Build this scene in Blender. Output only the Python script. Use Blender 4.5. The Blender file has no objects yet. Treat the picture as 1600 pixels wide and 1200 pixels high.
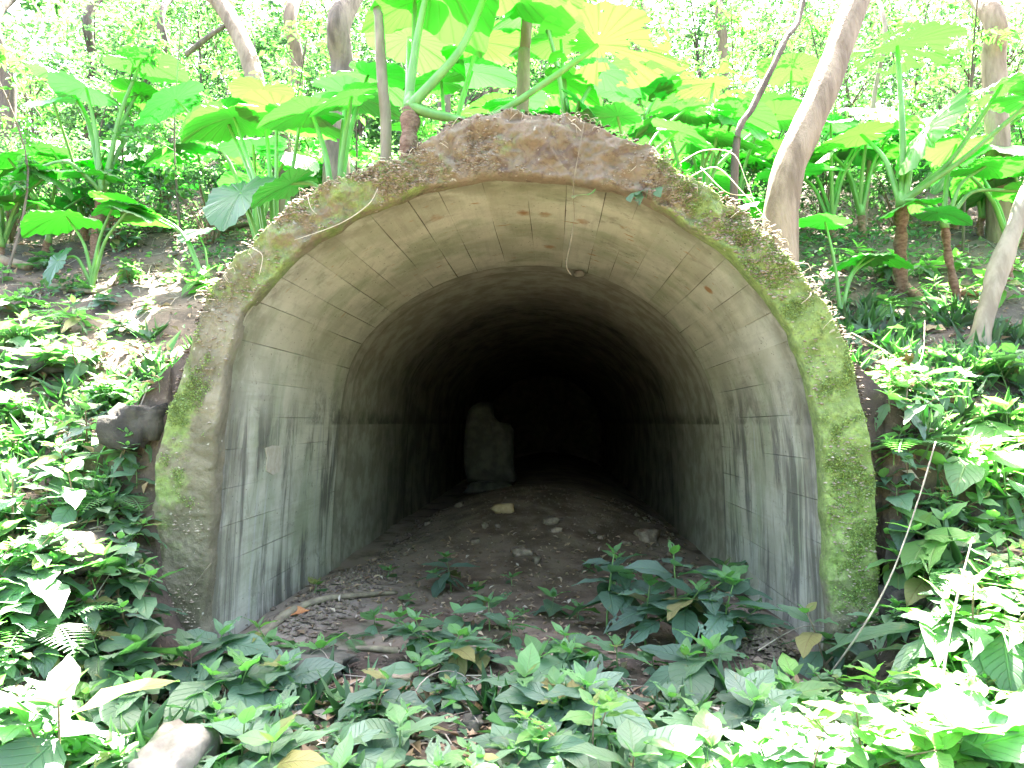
import bpy, math, random
import numpy as np
from mathutils import Vector, Matrix

R = math.radians
rnd = random.Random(11)
nr = np.random.default_rng(11)
scene = bpy.context.scene
C = scene.collection

# ------------------------------------------------------------------ camera, sky, sun, exposure
F = 25.0 / 36.0                                   # focal length over picture width
YAW, PITCH = R(3.2), R(3.1)
CAM = Vector((0.224, -4.37, 1.42))
cd = bpy.data.cameras.new('camera'); cam = bpy.data.objects.new('camera', cd); C.objects.link(cam)
cd.lens = 25; cd.sensor_width = 36; cd.clip_start = 0.05; cd.clip_end = 400
cam.location = CAM; cam.rotation_euler = (R(90) + PITCH, 0, YAW)
scene.camera = cam
ROT = cam.rotation_euler.to_matrix()

SUN_EL, SUN_AZ = R(63), R(6)
world = bpy.data.worlds.new('World'); scene.world = world; world.use_nodes = True
wn = world.node_tree.nodes; wl = world.node_tree.links
sky = wn.new('ShaderNodeTexSky'); sky.sky_type = 'NISHITA'; sky.sun_disc = False
sky.sun_elevation = SUN_EL; sky.sun_rotation = SUN_AZ; sky.air_density = .8; sky.dust_density = 6.0; sky.ozone_density = .4
wn['Background'].inputs['Strength'].default_value = 0.085
wl.new(sky.outputs[0], wn['Background'].inputs['Color'])
sl = bpy.data.lights.new('sun', 'SUN'); sl.energy = 5.0; sl.angle = R(0.5); sl.color = (1.0, 0.95, 0.86)
so = bpy.data.objects.new('sun', sl); C.objects.link(so)
SDIR = Vector((math.sin(SUN_AZ) * math.cos(SUN_EL), math.cos(SUN_AZ) * math.cos(SUN_EL), math.sin(SUN_EL)))
so.rotation_euler = SDIR.to_track_quat('Z', 'Y').to_euler(); so.location = (0, 0, 20)
scene.view_settings.view_transform = 'Standard'; scene.view_settings.look = 'None'
scene.view_settings.gamma = 1; scene.view_settings.use_curve_mapping = False
scene.view_settings.exposure = 4.97
scene.render.engine = 'CYCLES'
scene.cycles.max_bounces = 8; scene.cycles.diffuse_bounces = 5; scene.cycles.transmission_bounces = 6
scene.cycles.transparent_max_bounces = 8
scene.cycles.use_denoising = True
scene.cycles.sample_clamp_indirect = 8.0

# ------------------------------------------------------------------ measuring helpers (photo 1600 x 1200)
def ray(px, py):
    d = Vector(((px - 800) / 1600, (600 - py) / 1600, -F))
    return (ROT @ d).normalized()
def W(px, py, Y):
    d = ray(px, py); return CAM + d * ((Y - CAM.y) / d.y)
def lat(px, py, Y): p = W(px, py, Y); return (p.x, p.z)

# ------------------------------------------------------------------ noise
def _h(ix, iy, iz, s):
    n = (ix.astype(np.int64) * 374761393 + iy.astype(np.int64) * 668265263 + iz.astype(np.int64) * 2147483647 + s * 1274126177) & 0xffffffff
    n = ((n ^ (n >> 13)) * 1274126177) & 0xffffffff
    n = ((n ^ (n >> 16)) * 2246822519) & 0xffffffff
    return ((n ^ (n >> 15)) & 0xffff) / 65535.0
def vn(x, y, z=0.0, s=0):
    x = np.asarray(x, float); y = np.asarray(y, float) + 0 * x; z = np.asarray(z, float) + 0 * x
    ix, iy, iz = np.floor(x), np.floor(y), np.floor(z); fx, fy, fz = x - ix, y - iy, z - iz
    fx, fy, fz = [f * f * (3 - 2 * f) for f in (fx, fy, fz)]
    r = 0
    for a in (0, 1):
        for b in (0, 1):
            for c in (0, 1):
                w = (fx if a else 1 - fx) * (fy if b else 1 - fy) * (fz if c else 1 - fz)
                r = r + w * _h(ix + a, iy + b, iz + c, s)
    return r * 2 - 1
def fbm(x, y, z=0.0, o=4, s=0):
    r, a, f = 0, 1.0, 1.0
    for i in range(o):
        r = r + a * vn(x * f + 17.3 * i, y * f - 9.1 * i, np.asarray(z) * f + 3.7 * i, s + i); a *= .5; f *= 2.03
    return r
def sst(a, b, x):
    t = np.clip((x - a) / (b - a), 0, 1); return t * t * (3 - 2 * t)

# ------------------------------------------------------------------ object helpers
def tag(o, label=None, cat=None, group=None, kind=None):
    if label: o['label'] = label
    if cat: o['category'] = cat
    if group: o['group'] = group
    if kind: o['kind'] = kind
    return o
def mesh(name, v, f, m=None, smooth=True, uv=None):
    me = bpy.data.meshes.new(name)
    v = np.asarray(v, dtype=np.float32)
    if isinstance(f, np.ndarray):
        k = f.shape[1]
        me.vertices.add(len(v)); me.vertices.foreach_set('co', v.ravel())
        me.loops.add(f.size); me.polygons.add(len(f))
        me.polygons.foreach_set('loop_start', np.arange(0, f.size, k, dtype=np.int32))
        me.polygons.foreach_set('loop_total', np.full(len(f), k, dtype=np.int32))
        me.loops.foreach_set('vertex_index', f.astype(np.int32).ravel())
        me.update(calc_edges=True)
    else:
        me.from_pydata(v.tolist(), [], f)
    if uv is not None:
        l = me.uv_layers.new(name='UVMap'); idx = np.empty(len(me.loops), dtype=np.int32)
        me.loops.foreach_get('vertex_index', idx)
        l.data.foreach_set('uv', np.asarray(uv, dtype=np.float32)[idx].ravel())
    me.polygons.foreach_set('use_smooth', np.full(len(me.polygons), smooth))
    if m: me.materials.append(m)
    me.update(); return me
def obj(name, me, parent=None, mw=None):
    o = bpy.data.objects.new(name, me); C.objects.link(o)
    if parent: o.parent = parent
    if mw is not None: o.matrix_local = mw
    return o
def empty(name, loc=(0, 0, 0), rz=0.0, sc=1.0):
    o = bpy.data.objects.new(name, None); C.objects.link(o)
    o.location = loc; o.rotation_euler = (0, 0, rz); o.scale = (sc, sc, sc); o.empty_display_size = .1
    return o
class MB:
    def __init__(s): s.v, s.f, s.n = [], [], 0
    def add(s, v, f):
        s.v.append(np.asarray(v, float).reshape(-1, 3)); s.f += [tuple(i + s.n for i in q) for q in f]; s.n += len(s.v[-1])
    def mesh(s, name, m, smooth=True): return mesh(name, np.vstack(s.v), s.f, m, smooth)
def tube(mb, pts, rad, n=8, rough=0.0, seed=0, cap=True):
    P = np.asarray([tuple(p) for p in pts], float); k = len(P)
    T = np.gradient(P, axis=0); T /= np.linalg.norm(T, axis=1)[:, None] + 1e-9
    a = np.array([0, 0, 1.0]) if abs(T[0][2]) < .9 else np.array([1.0, 0, 0])
    V = []
    u = np.cross(T[0], a); u /= np.linalg.norm(u)
    for i in range(k):
        u = u - T[i] * np.dot(u, T[i]); u /= np.linalg.norm(u) + 1e-9
        w = np.cross(T[i], u); r = rad[i] if hasattr(rad, '__len__') else rad
        for j in range(n):
            t = 2 * math.pi * j / n
            V.append(P[i] + r * (math.cos(t) * u + math.sin(t) * w))
    V = np.array(V)
    if rough:
        d = fbm(V[:, 0] * 7, V[:, 1] * 7, V[:, 2] * 2.5, 3, seed) * rough
        ctr = np.repeat(P, n, axis=0); V = ctr + (V - ctr) * (1 + d)[:, None]
    f = [(i * n + j, i * n + (j + 1) % n, (i + 1) * n + (j + 1) % n, (i + 1) * n + j) for i in range(k - 1) for j in range(n)]
    if cap: f += [tuple(range((k - 1) * n, k * n)), tuple(reversed(range(n)))]
    mb.add(V, f)
def spline(pts, n):
    """smooth curve through the points"""
    P = [Vector(p) for p in pts]
    if len(P) == 2: return [P[0].lerp(P[1], i / (n - 1)) for i in range(n)]
    out = []
    for i in range(n):
        t = i / (n - 1) * (len(P) - 1); k = min(int(t), len(P) - 2); t -= k
        a, b, c, d = P[max(k - 1, 0)], P[k], P[k + 1], P[min(k + 2, len(P) - 1)]
        out.append(.5 * ((2 * b) + (c - a) * t + (2 * a - 5 * b + 4 * c - d) * t * t + (3 * b - a - 3 * c + d) * t ** 3))
    return out

# ------------------------------------------------------------------ materials
class NT:
    def __init__(s, name):
        s.m = bpy.data.materials.new(name); s.m.use_nodes = True
        s.t = s.m.node_tree; s.b = s.t.nodes['Principled BSDF']; s.out = s.t.nodes['Material Output']
    def n(s, typ, inp=None, **kw):
        x = s.t.nodes.new('ShaderNode' + typ)
        for k, v in kw.items(): setattr(x, k, v)
        for k, v in (inp or {}).items(): s.set(x.inputs[k], v)
        return x
    def set(s, sock, v):
        if isinstance(v, bpy.types.NodeSocket): s.t.links.new(v, sock)
        else: sock.default_value = (*v, 1) if sock.type == 'RGBA' and len(v) == 3 else v
    def coord(s, o='Object'): return s.n('TexCoord').outputs[o]
    def map(s, c, sc=(1, 1, 1), loc=(0, 0, 0)): return s.n('Mapping', {'Vector': c, 'Scale': sc, 'Location': loc}).outputs[0]
    def noise(s, c, scale, detail=6, rough=.6, dist=0.0):
        return s.n('TexNoise', {'Vector': c, 'Scale': scale, 'Detail': detail, 'Roughness': rough, 'Distortion': dist}).outputs['Fac']
    def ramp(s, f, a, b, lo=0.0, hi=1.0): return s.n('MapRange', {0: f, 1: a, 2: b, 3: lo, 4: hi}, interpolation_type='SMOOTHSTEP').outputs[0]
    def math(s, op, a, b=0.0, c=0.0): return s.n('Math', {0: a, 1: b, 2: c}, operation=op).outputs[0]
    def mix(s, f, a, b, mode='MIX'):
        x = s.n('Mix', data_type='RGBA', blend_type=mode)
        s.set(x.inputs[0], f); s.set(x.inputs[6], a); s.set(x.inputs[7], b); return x.outputs[2]
    def bump(s, h, st=.4, d=.02): s.t.links.new(s.n('Bump', {'Height': h, 'Strength': st, 'Distance': d}).outputs[0], s.b.inputs['Normal'])
    def fin(s, col, rough=.85, spec=.3):
        s.set(s.b.inputs['Base Color'], col); s.set(s.b.inputs['Roughness'], rough); s.b.inputs['Specular IOR Level'].default_value = spec
        return s.m

def leaf_mat(name, base, trans, var=.25, spec=.5, rough=.38, vein=(.10, .2, .06), tfac=.45, kind='pinnate', island=False, blotch=0.0):
    k = NT(name)
    if island: r = k.n('NewGeometry').outputs['Random Per Island']
    else: r = k.n('ObjectInfo').outputs['Random']
    hs = k.n('HueSaturation', {'Hue': k.ramp(r, 0, 1, .5 - .010 * var * 4, .5 + .006 * var * 4), 'Saturation': k.ramp(r, 0, 1, 1.1, .85),
                               'Value': k.ramp(k.math('FRACT', k.math('MULTIPLY', r, 7.31)), 0, 1, 1 - var, 1 + var), 'Color': base})
    col = hs.outputs[0]
    th = k.n('HueSaturation', {'Hue': k.ramp(r, 0, 1, .496, .503), 'Value': k.ramp(k.math('FRACT', k.math('MULTIPLY', r, 5.77)), 0, 1, 1 - var, 1 + var), 'Color': trans}).outputs[0]
    if kind != 'plain':
        uv = k.n('SeparateXYZ', {0: k.coord('UV')})
        if kind == 'pinnate':
            a = k.math('ABSOLUTE', k.math('SUBTRACT', uv.outputs[0], .5))
            mid = k.ramp(a, .012, .04, 1, 0)
            ph = k.math('MULTIPLY', k.math('SUBTRACT', uv.outputs[1], k.math('MULTIPLY', a, .55)), 9.0)
            lat_ = k.ramp(k.math('ABSOLUTE', k.math('SUBTRACT', k.math('FRACT', ph), .5)), .0, .12, 1, 0)
        else:
            mid = k.ramp(k.math('ABSOLUTE', k.math('SUBTRACT', uv.outputs[0], .5)), .0, .012, 1, 0)
            ph = k.math('ADD', k.math('MULTIPLY', uv.outputs[0], 22.0), k.math('MULTIPLY', k.math('SINE', k.math('MULTIPLY', uv.outputs[0], 6.2832)), -1.5))
            lat_ = k.ramp(k.math('ABSOLUTE', k.math('SUBTRACT', k.math('FRACT', ph), .5)), .0, .16, 1, 0)
        vf = k.math('MAXIMUM', k.math('MULTIPLY', lat_, .45), mid)
        col = k.mix(k.math('MULTIPLY', vf, .75), col, vein)
        th = k.mix(k.math('MULTIPLY', vf, .9), th, tuple(c * (.25 if kind == 'palm' else .45) for c in trans))
        hb = k.math('SUBTRACT', 1.0, vf)
        k.bump(hb, .6, .015)
    if kind == 'pinnate':
        old = k.ramp(k.math('FRACT', k.math('MULTIPLY', r, 3.17)), .93, .95); col = k.mix(k.math('MULTIPLY', old, .8), col, (.23, .18, .06))
        tornc = k.ramp(k.noise(k.coord(), 9, 3), .66, .72); col = k.mix(k.math('MULTIPLY', tornc, .5), col, (.2, .17, .07))
    if blotch:
        nz = k.ramp(k.noise(k.coord(), 6 if kind == 'palm' else 40, 3), .62, .7)
        col = k.mix(k.math('MULTIPLY', nz, blotch), col, (.16, .11, .04))
    k.fin(col, rough, spec)
    tb = k.n('BsdfTranslucent', {'Color': th})
    mx = k.n('MixShader', {0: tfac, 1: k.b.outputs[0], 2: tb.outputs[0]})
    k.t.links.new(mx.outputs[0], k.out.inputs[0])
    return k.m

M = {}
M['dark'] = leaf_mat('seedling_leaf_dark', (.085, .14, .10), (.09, .28, .07), .3, .5, .55, (.08, .16, .08), .35, blotch=.35)
M['mid'] = leaf_mat('seedling_leaf_mid', (.095, .165, .095), (.11, .36, .06), .3, .5, .55, (.12, .24, .09), .4, blotch=.25)
M['young'] = leaf_mat('seedling_leaf_young', (.115, .24, .085), (.13, .46, .06), .25, .45, .5, (.2, .38, .13), .45)
M['lime'] = leaf_mat('leaf_lime', (.13, .26, .08), (.17, .5, .07), .25, .45, .5, (.26, .38, .12), .5)
M['palm'] = leaf_mat('elephant_ear_leaf', (.08, .175, .05), (.026, .33, .012), .22, .5, .45, (.12, .26, .06), .42, 'palm', blotch=.3)
M['palm2'] = leaf_mat('elephant_ear_leaf_deep', (.06, .14, .06), (.019, .26, .014), .22, .7, .42, (.12, .22, .08), .45, 'palm', blotch=.2)
M['crown'] = leaf_mat('tree_leaf', (.07, .12, .075), (.10, .30, .06), .4, .45, .5, tfac=.42, kind='plain', island=True)
M['sap'] = leaf_mat('sapling_leaf', (.09, .19, .06), (.07, .36, .03), .35, .45, .5, tfac=.45, kind='plain', island=True)
M['cover'] = leaf_mat('cover_leaf', (.08, .14, .07), (.09, .30, .05), .45, .5, .55, tfac=.4, kind='plain', island=True)

def simple(name, col, col2, scale=8, rough=.85, bump=.4, stretch=(1, 1, 1), var=0.0, d=.01):
    k = NT(name); c = k.map(k.coord(), stretch)
    n = k.noise(c, scale, 7); cc = k.mix(k.ramp(n, .35, .65), col, col2)
    if var:
        r = k.n('ObjectInfo').outputs['Random']
        cc = k.n('HueSaturation', {'Value': k.ramp(r, 0, 1, 1 - var, 1 + var), 'Color': cc}).outputs[0]
    k.bump(k.noise(c, scale * 3, 6), bump, d); return k.fin(cc, rough)
M['stem'] = simple('green_stem', (.09, .17, .05), (.13, .22, .07), 20, .5, .1)
M['petiole'] = simple('petiole', (.10, .22, .055), (.15, .29, .08), 9, .4, .12, (1, 1, .3))
M['woody'] = simple('woody_stem', (.12, .085, .055), (.2, .15, .1), 30, .9, .5)
M['caudex'] = simple('elephant_ear_stem', (.16, .085, .055), (.3, .19, .13), 18, .9, 1.0, (1, 1, 2.2), d=.03)
M['bark'] = simple('bark_pale', (.125, .09, .058), (.25, .19, .13), 6, .9, .9, (1, 1, .22), .1, d=.03)
M['bark2'] = simple('bark_dark', (.07, .055, .042), (.15, .12, .09), 7, .95, 1.0, (1, 1, .25), .2, d=.03)
M['bark3'] = simple('bark_smooth', (.16, .13, .09), (.25, .21, .15), 10, .8, .4, (1, 1, .3), .15)
M['root'] = simple('root_bark', (.16, .13, .09), (.25, .21, .14), 14, .9, .6, (1, 1, 1))
M['stone'] = simple('stone', (.12, .09, .066), (.25, .195, .145), 14, .9, .7, var=.3)
M['stone2'] = simple('stone_dark', (.035, .032, .026), (.075, .068, .052), 7, .95, .8, var=.3, d=.02)
M['stone3'] = simple('stone_tan', (.30, .21, .11), (.4, .3, .17), 18, .9, .5)
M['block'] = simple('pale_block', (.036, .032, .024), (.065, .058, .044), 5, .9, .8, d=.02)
M['white_rock'] = simple('pale_boulder', (.09, .08, .068), (.19, .17, .145), 6, .85, .5, d=.01)
k = NT('dead_leaf'); r = k.n('NewGeometry').outputs['Random Per Island']
cc = k.mix(r, (.13, .08, .045), (.40, .29, .19)); cc = k.mix(k.ramp(k.math('FRACT', k.math('MULTIPLY', r, 9.7)), .8, .95), cc, (.42, .36, .29))
M['litter'] = k.fin(cc, .75, .35)
k = NT('fallen_leaf'); r = k.n('ObjectInfo').outputs['Random']
cc = k.mix(r, (.20, .10, .045), (.36, .25, .14)); cc = k.mix(k.ramp(k.noise(k.coord(), 30), .55, .7), cc, (.12, .07, .04))
M['fallen'] = k.fin(cc, .7, .35)
M['rust'] = simple('rust_leaf', (.34, .13, .05), (.42, .19, .08), 20, .7, .3)
M['twig'] = simple('twig_grey', (.18, .15, .12), (.3, .26, .21), 12, .9, .3)
M['straw'] = simple('straw', (.34, .29, .21), (.5, .44, .34), 12, .8, .3)

k = NT('soil'); c = k.coord()
n1 = k.noise(c, 3, 8, .65); n2 = k.noise(c, 22, 6, .7)
cc = k.mix(k.ramp(n1, .35, .65), (.055, .042, .033), (.12, .09, .068)); cc = k.mix(k.ramp(n2, .55, .72), cc, (.19, .15, .115))
k.bump(k.math('ADD', k.noise(c, 9, 8, .7), k.math('MULTIPLY', n2, .5)), .8, .04); M['soil'] = k.fin(cc, .95, .2)
k = NT('tunnel_dirt'); c = k.coord(); sx = k.n('SeparateXYZ', {0: c})
n1 = k.noise(c, 2.2, 8, .6, .3); n2 = k.noise(c, 30, 6, .7)
cc = k.mix(k.ramp(n1, .38, .62), (.10, .07, .048), (.20, .148, .108))
side = k.math('ADD', k.ramp(sx.outputs[0], -1.7, -.5, 1, 0), k.ramp(sx.outputs[0], 1.0, 1.7, 0, .7))
cc = k.mix(k.math('MULTIPLY', side, k.ramp(n1, .3, .55)), cc, (.30, .25, .20))
cc = k.mix(k.ramp(n2, .56, .74, 0, .7), cc, (.20, .16, .125))
k.bump(k.math('ADD', k.noise(c, 10, 8, .7), k.math('MULTIPLY', n2, .6)), .7, .03); M['dirt'] = k.fin(cc, .95, .2)

# lining concrete: pale grey-green, streaked on the walls, rust spots under the crown
k = NT('lining_concrete'); c = k.coord(); s = k.n('SeparateXYZ', {0: c}); X, Y, Z = s.outputs
n1 = k.noise(c, 1.7, 8, .62, .4); n2 = k.noise(c, 7, 6, .65); nf = k.noise(c, 60, 4, .7)
cc = k.mix(k.ramp(n1, .36, .64), (.39, .375, .295), (.54, .52, .43))
cc = k.mix(k.ramp(k.noise(k.map(c, (1, 1, .5), (3, 1, 7)), 2.3, 5, .6), 0.47, .66, 0, .6), cc, (.26, .29, .185))      # algae
r = k.n('ObjectInfo').outputs['Random']
cc = k.n('HueSaturation', {'Value': k.ramp(r, 0, 1, .93, 1.06), 'Saturation': k.ramp(r, 0, 1, 1.15, .9), 'Color': cc}).outputs[0]
wall = k.ramp(Z, 1.25, 1.75, 1, 0)
st = k.math('ADD', k.noise(k.map(c, (3.4, 3.7, .4)), 1.0, 8, .72, .6), k.math('MULTIPLY', k.math('SUBTRACT', k.noise(c, 1.1, 3), .5), .35))
cc = k.mix(k.math('MULTIPLY', wall, k.ramp(st, .47, .61, 0, .85)), cc, (.10, .095, .08))
st2 = k.noise(k.map(c, (9, 11, .55), (4, 2, 1)), 1.0, 5, .6, .2)
cc = k.mix(k.math('MULTIPLY', wall, k.ramp(st2, .58, .70, 0, .6)), cc, (.47, .46, .44))
# springing line: soot and wash-down just above it
sp = k.math('MULTIPLY', k.math('MULTIPLY', k.ramp(Z, 1.385, 1.42, 0, 1), k.ramp(Z, 1.45, 1.95, 1, 0)), k.math('MAXIMUM', k.ramp(X, -.2, .2), k.ramp(Y, 1.3, 1.9)))
cc = k.mix(k.math('MULTIPLY', sp, k.ramp(k.noise(k.map(c, (1, 1.1, 1.0), (1, 9, 2)), 2.3, 8, .75, .6), .42, .66, 0, .8)), cc, (.075, .068, .055))
# rust stains where old fixings bleed through the crown
RUST = []
for px, py in ((685, 352), (818, 343), (850, 346), (908, 356), (858, 395), (525, 455), (590, 400), (968, 363), (1107, 452), (640, 470)):
    d_ = ray(px, py); RUST.append((d_, .10 if px not in (590, 968, 1107) else .06))
RUST_P = []
def rust_nodes():
    m = None
    wob = k.math('MULTIPLY', k.math('SUBTRACT', k.noise(c, 14, 5, .7), .5), .11)
    for p_, r_ in RUST_P:
        v_ = k.n('VectorMath', {0: k.map(c, (1.6, 1.1, 1.6)), 1: (p_.x * 1.6, p_.y * 1.1, p_.z * 1.6)}, operation='DISTANCE').outputs['Value']
        q_ = k.ramp(k.math('ADD', v_, wob), r_ * .6, r_ * 1.3, 1, 0); m = q_ if m is None else k.math('MAXIMUM', m, q_)
    return m
# damp edge by the mouth
ed = k.math('MULTIPLY', k.ramp(Y, .08, .50, 1, 0), k.ramp(k.noise(c, 4, 6, .65), .36, .58, .35, 1))
cc = k.mix(k.math('MULTIPLY', ed, .8), cc, (.13, .125, .075))
edw = k.math('MULTIPLY', wall, k.math('MULTIPLY', k.ramp(Y, .10, .42, 1, 0), k.ramp(k.noise(k.map(c, (2, 7, .35), (0, 3, 0)), 1.2, 5, .6), .42, .6)))
cc = k.mix(k.math('MULTIPLY', edw, .75), cc, (.075, .07, .068))
# rust stains under the crown
for d_, r_ in RUST:
    t_ = 4.4 / d_.y
    while t_ < 9:
        p_ = CAM + d_ * t_; t_ += .01
        if ((p_.x + .0) / 1.81) ** 2 + (max(0, p_.z - 1.42) / 1.49) ** 2 > 1: break
    RUST_P.append((p_, r_))
rust = rust_nodes()
ru = k.math('MULTIPLY', k.ramp(Z, 2.1, 2.5, 0, 1), k.ramp(k.noise(k.map(c, (1, 2.2, 1), (2.2, 0, 0)), 5.5, 5, .6), .635, .71))
cc = k.mix(k.math('MULTIPLY', ru, .85), cc, (.34, .19, .085))
br = k.math('MULTIPLY', k.ramp(Z, 1.6, 2.3, 0, 1), k.ramp(k.noise(k.map(c, (1, 1.3, 1), (7, 0, 4)), 2.1, 8, .7, .5), .57, .70, 0, .45))
cc = k.mix(br, cc, (.15, .13, .095))
cc = k.mix(k.math('MULTIPLY', rust, .9), cc, (.30, .14, .05)); gr = k.noise(k.map(c, (16, 1.2, 16)), 1.0, 5, .6)
cc = k.mix(k.ramp(gr, .5, .66, 0, .18), cc, (.2, .18, .13))
pit = k.ramp(k.noise(c, 38, 2, .5), .70, .74); cc = k.mix(k.math('MULTIPLY', pit, .75), cc, (.07, .06, .045))
cc = k.mix(k.ramp(k.noise(c, 3.1, 9, .75, 1.2), .57, .66, 0, .5), cc, (.2, .185, .15))
hh_ = k.math('SUBTRACT', k.math('ADD', k.math('ADD', n2, k.math('MULTIPLY', nf, .35)), k.math('MULTIPLY', gr, .6)), k.math('MULTIPLY', pit, .5)); k.bump(hh_, .5, .014)
M['lining'] = k.fin(cc, .85, .25)
k = NT('rear_lining_concrete'); c = k.coord()  # dirtier brown rear section, with the tunnel's inner shade also put into its colour
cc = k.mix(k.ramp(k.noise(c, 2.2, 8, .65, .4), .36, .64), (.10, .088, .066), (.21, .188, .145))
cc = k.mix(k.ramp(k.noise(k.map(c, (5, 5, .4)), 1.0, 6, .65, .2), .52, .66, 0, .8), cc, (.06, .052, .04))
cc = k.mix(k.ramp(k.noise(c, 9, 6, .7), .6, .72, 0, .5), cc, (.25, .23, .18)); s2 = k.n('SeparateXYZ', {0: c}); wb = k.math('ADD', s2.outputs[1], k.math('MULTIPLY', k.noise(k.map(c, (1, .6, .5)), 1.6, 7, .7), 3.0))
pale = k.mix(k.ramp(k.noise(c, 4, 7, .65), .38, .62), (.27, .25, .195), (.42, .395, .315)); cc = k.mix(k.ramp(wb, 4.9, 7.6, .9, 0), cc, pale)  # painted light falloff: pale behind the first joint, darker with depth
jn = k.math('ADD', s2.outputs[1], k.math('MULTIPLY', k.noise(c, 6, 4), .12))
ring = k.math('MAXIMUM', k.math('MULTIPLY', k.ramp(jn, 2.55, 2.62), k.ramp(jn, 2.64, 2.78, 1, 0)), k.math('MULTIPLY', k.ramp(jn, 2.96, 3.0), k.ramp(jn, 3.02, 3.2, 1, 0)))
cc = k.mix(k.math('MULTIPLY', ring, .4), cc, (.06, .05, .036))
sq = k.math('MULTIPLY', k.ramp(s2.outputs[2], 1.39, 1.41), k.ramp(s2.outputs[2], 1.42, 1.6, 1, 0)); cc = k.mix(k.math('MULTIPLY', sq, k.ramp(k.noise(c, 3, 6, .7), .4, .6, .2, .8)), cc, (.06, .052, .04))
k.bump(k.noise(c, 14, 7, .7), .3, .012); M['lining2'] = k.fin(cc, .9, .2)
k = NT('lining_joint'); c = k.coord(); cc = k.mix(k.ramp(k.noise(c, 5), .4, .6), (.07, .06, .042), (.2, .18, .135)); M['joint'] = k.fin(cc, .95, .2)

# portal: rough weathered cement with moss
k = NT('portal_concrete'); c = k.coord(); s = k.n('SeparateXYZ', {0: c}); X, Y, Z = s.outputs
n1 = k.noise(c, 2.4, 8, .65, .3); n2 = k.noise(c, 11, 8, .7); n3 = k.noise(c, 45, 5, .7)
cc = k.mix(k.ramp(n1, .35, .65), (.115, .102, .066), (.215, .19, .135))
top = k.math('MULTIPLY', k.ramp(Z, 2.35, 2.85, 0, 1), k.ramp(n2, .35, .6, .4, 1))
cc = k.mix(k.math('MULTIPLY', top, .8), cc, (.21, .155, .11))
cc = k.mix(k.math('MULTIPLY', k.ramp(Z, 2.4, 2.9), k.ramp(k.noise(c, 6, 8, .75, .6), .52, .62, 0, .8)), cc, (.11, .075, .058))
mr = k.math('MULTIPLY', k.ramp(X, .55, 1.5, 0, 1), k.ramp(Z, .1, .9, .25, 1))
mlft = k.math('MULTIPLY', k.ramp(X, -1.9, -2.1, 0, 1), k.ramp(Z, .5, 1.2, .3, 1))
mt = k.math('MULTIPLY', k.ramp(X, -1.0, -.1, .55, .12), k.ramp(Z, 1.6, 2.4))
mo = k.math('MAXIMUM', k.math('MAXIMUM', mr, k.math('MULTIPLY', mlft, .62)), mt)
mf = k.ramp(k.math('ADD', k.math('MULTIPLY', mo, .45), k.noise(c, 5, 8, .72, .2)), .62, .84)
moss = k.mix(k.ramp(n2, .35, .65), (.12, .175, .05), (.23, .31, .095)); moss = k.mix(k.ramp(n3, .45, .7), moss, (.13, .165, .065))
cc = k.mix(k.math('MULTIPLY', mf, .9), cc, moss)
cc = k.mix(k.ramp(k.noise(c, 19, 3, .5), .69, .73, 0, .8), cc, (.40, .37, .31))                  # pale flecks of lichen
cc = k.mix(k.ramp(k.noise(c, 13, 7, .75), .6, .72, 0, .7), cc, (.055, .05, .036))
k.bump(k.math('ADD', n2, k.math('MULTIPLY', n3, .5)), .9, .025); M['portal'] = k.fin(cc, .95, .2)

# ------------------------------------------------------------------ the mouth: outlines measured on the plane Y = 0
OUT = [(222, 1090), (228, 960), (234, 860), (243, 770), (255, 695), (265, 640), (282, 590), (300, 540), (312, 495), (325, 450), (350, 425), (395, 388), (425, 353), (460, 323),
       (480, 305), (545, 279), (620, 249), (685, 220), (700, 196), (740, 184), (800, 180), (850, 185), (900, 186), (950, 205), (1000, 232), (1040, 250),
       (1065, 272), (1100, 290), (1150, 320), (1195, 352), (1225, 395), (1265, 445), (1300, 485), (1325, 530), (1337, 575), (1345, 615), (1356, 665),
       (1365, 730), (1370, 815), (1373, 910), (1375, 975), (1376, 1090)]
INN = [(322, 1090), (326, 985), (331, 880), (338, 800), (345, 720), (351, 640), (360, 565), (381, 492), (414, 453), (479, 391), (540, 350), (589, 326), (657, 301), (723, 286), (788, 279),
       (832, 280), (897, 285), (962, 299), (1027, 326), (1092, 365), (1141, 404), (1190, 456), (1232, 521), (1257, 585), (1272, 650), (1279, 720), (1283, 800), (1285, 900), (1285, 1090)]
OUT = np.array([lat(x, y, 0) for x, y in OUT]); INN = np.array([lat(x, y, 0) for x, y in INN])
PC = np.array([0.03, 0.80])
def polar(P):
    d = P - PC; a = np.arctan2(d[:, 1], -d[:, 0])                 # 0 on the left wall, pi/2 crown, pi right wall
    a = np.where(a < -math.pi / 2, a + 2 * math.pi, a); return a, np.hypot(d[:, 0], d[:, 1])
AO, RO = polar(OUT); AI, RI = polar(INN)
def r_out(a): return np.interp(a, AO, RO)
def r_in(a): return np.interp(a, AI, RI)
A0, A1 = R(-29), R(180 + 29)
aa = np.linspace(A0, A1, 400)
rs = np.convolve(np.pad(r_in(aa), 14, mode='edge'), np.ones(29) / 29, 'valid')
rs = np.minimum(rs, r_in(aa) + .02)
def r_lin(a): return np.interp(a, aa, rs) + 0.018
def pt(a, r): return np.stack([PC[0] - np.cos(a) * r, PC[1] + np.sin(a) * r], -1)
def zout(x):
    xs = OUT[8:34, 0]; zs = OUT[8:34, 1]
    z = np.interp(x, xs, zs)
    z = np.where(x < xs[0], zs[0] - (xs[0] - x) * 1.15, z); return np.where(x > xs[-1], zs[-1] - (x - xs[-1]) * 1.05, z)

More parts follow.
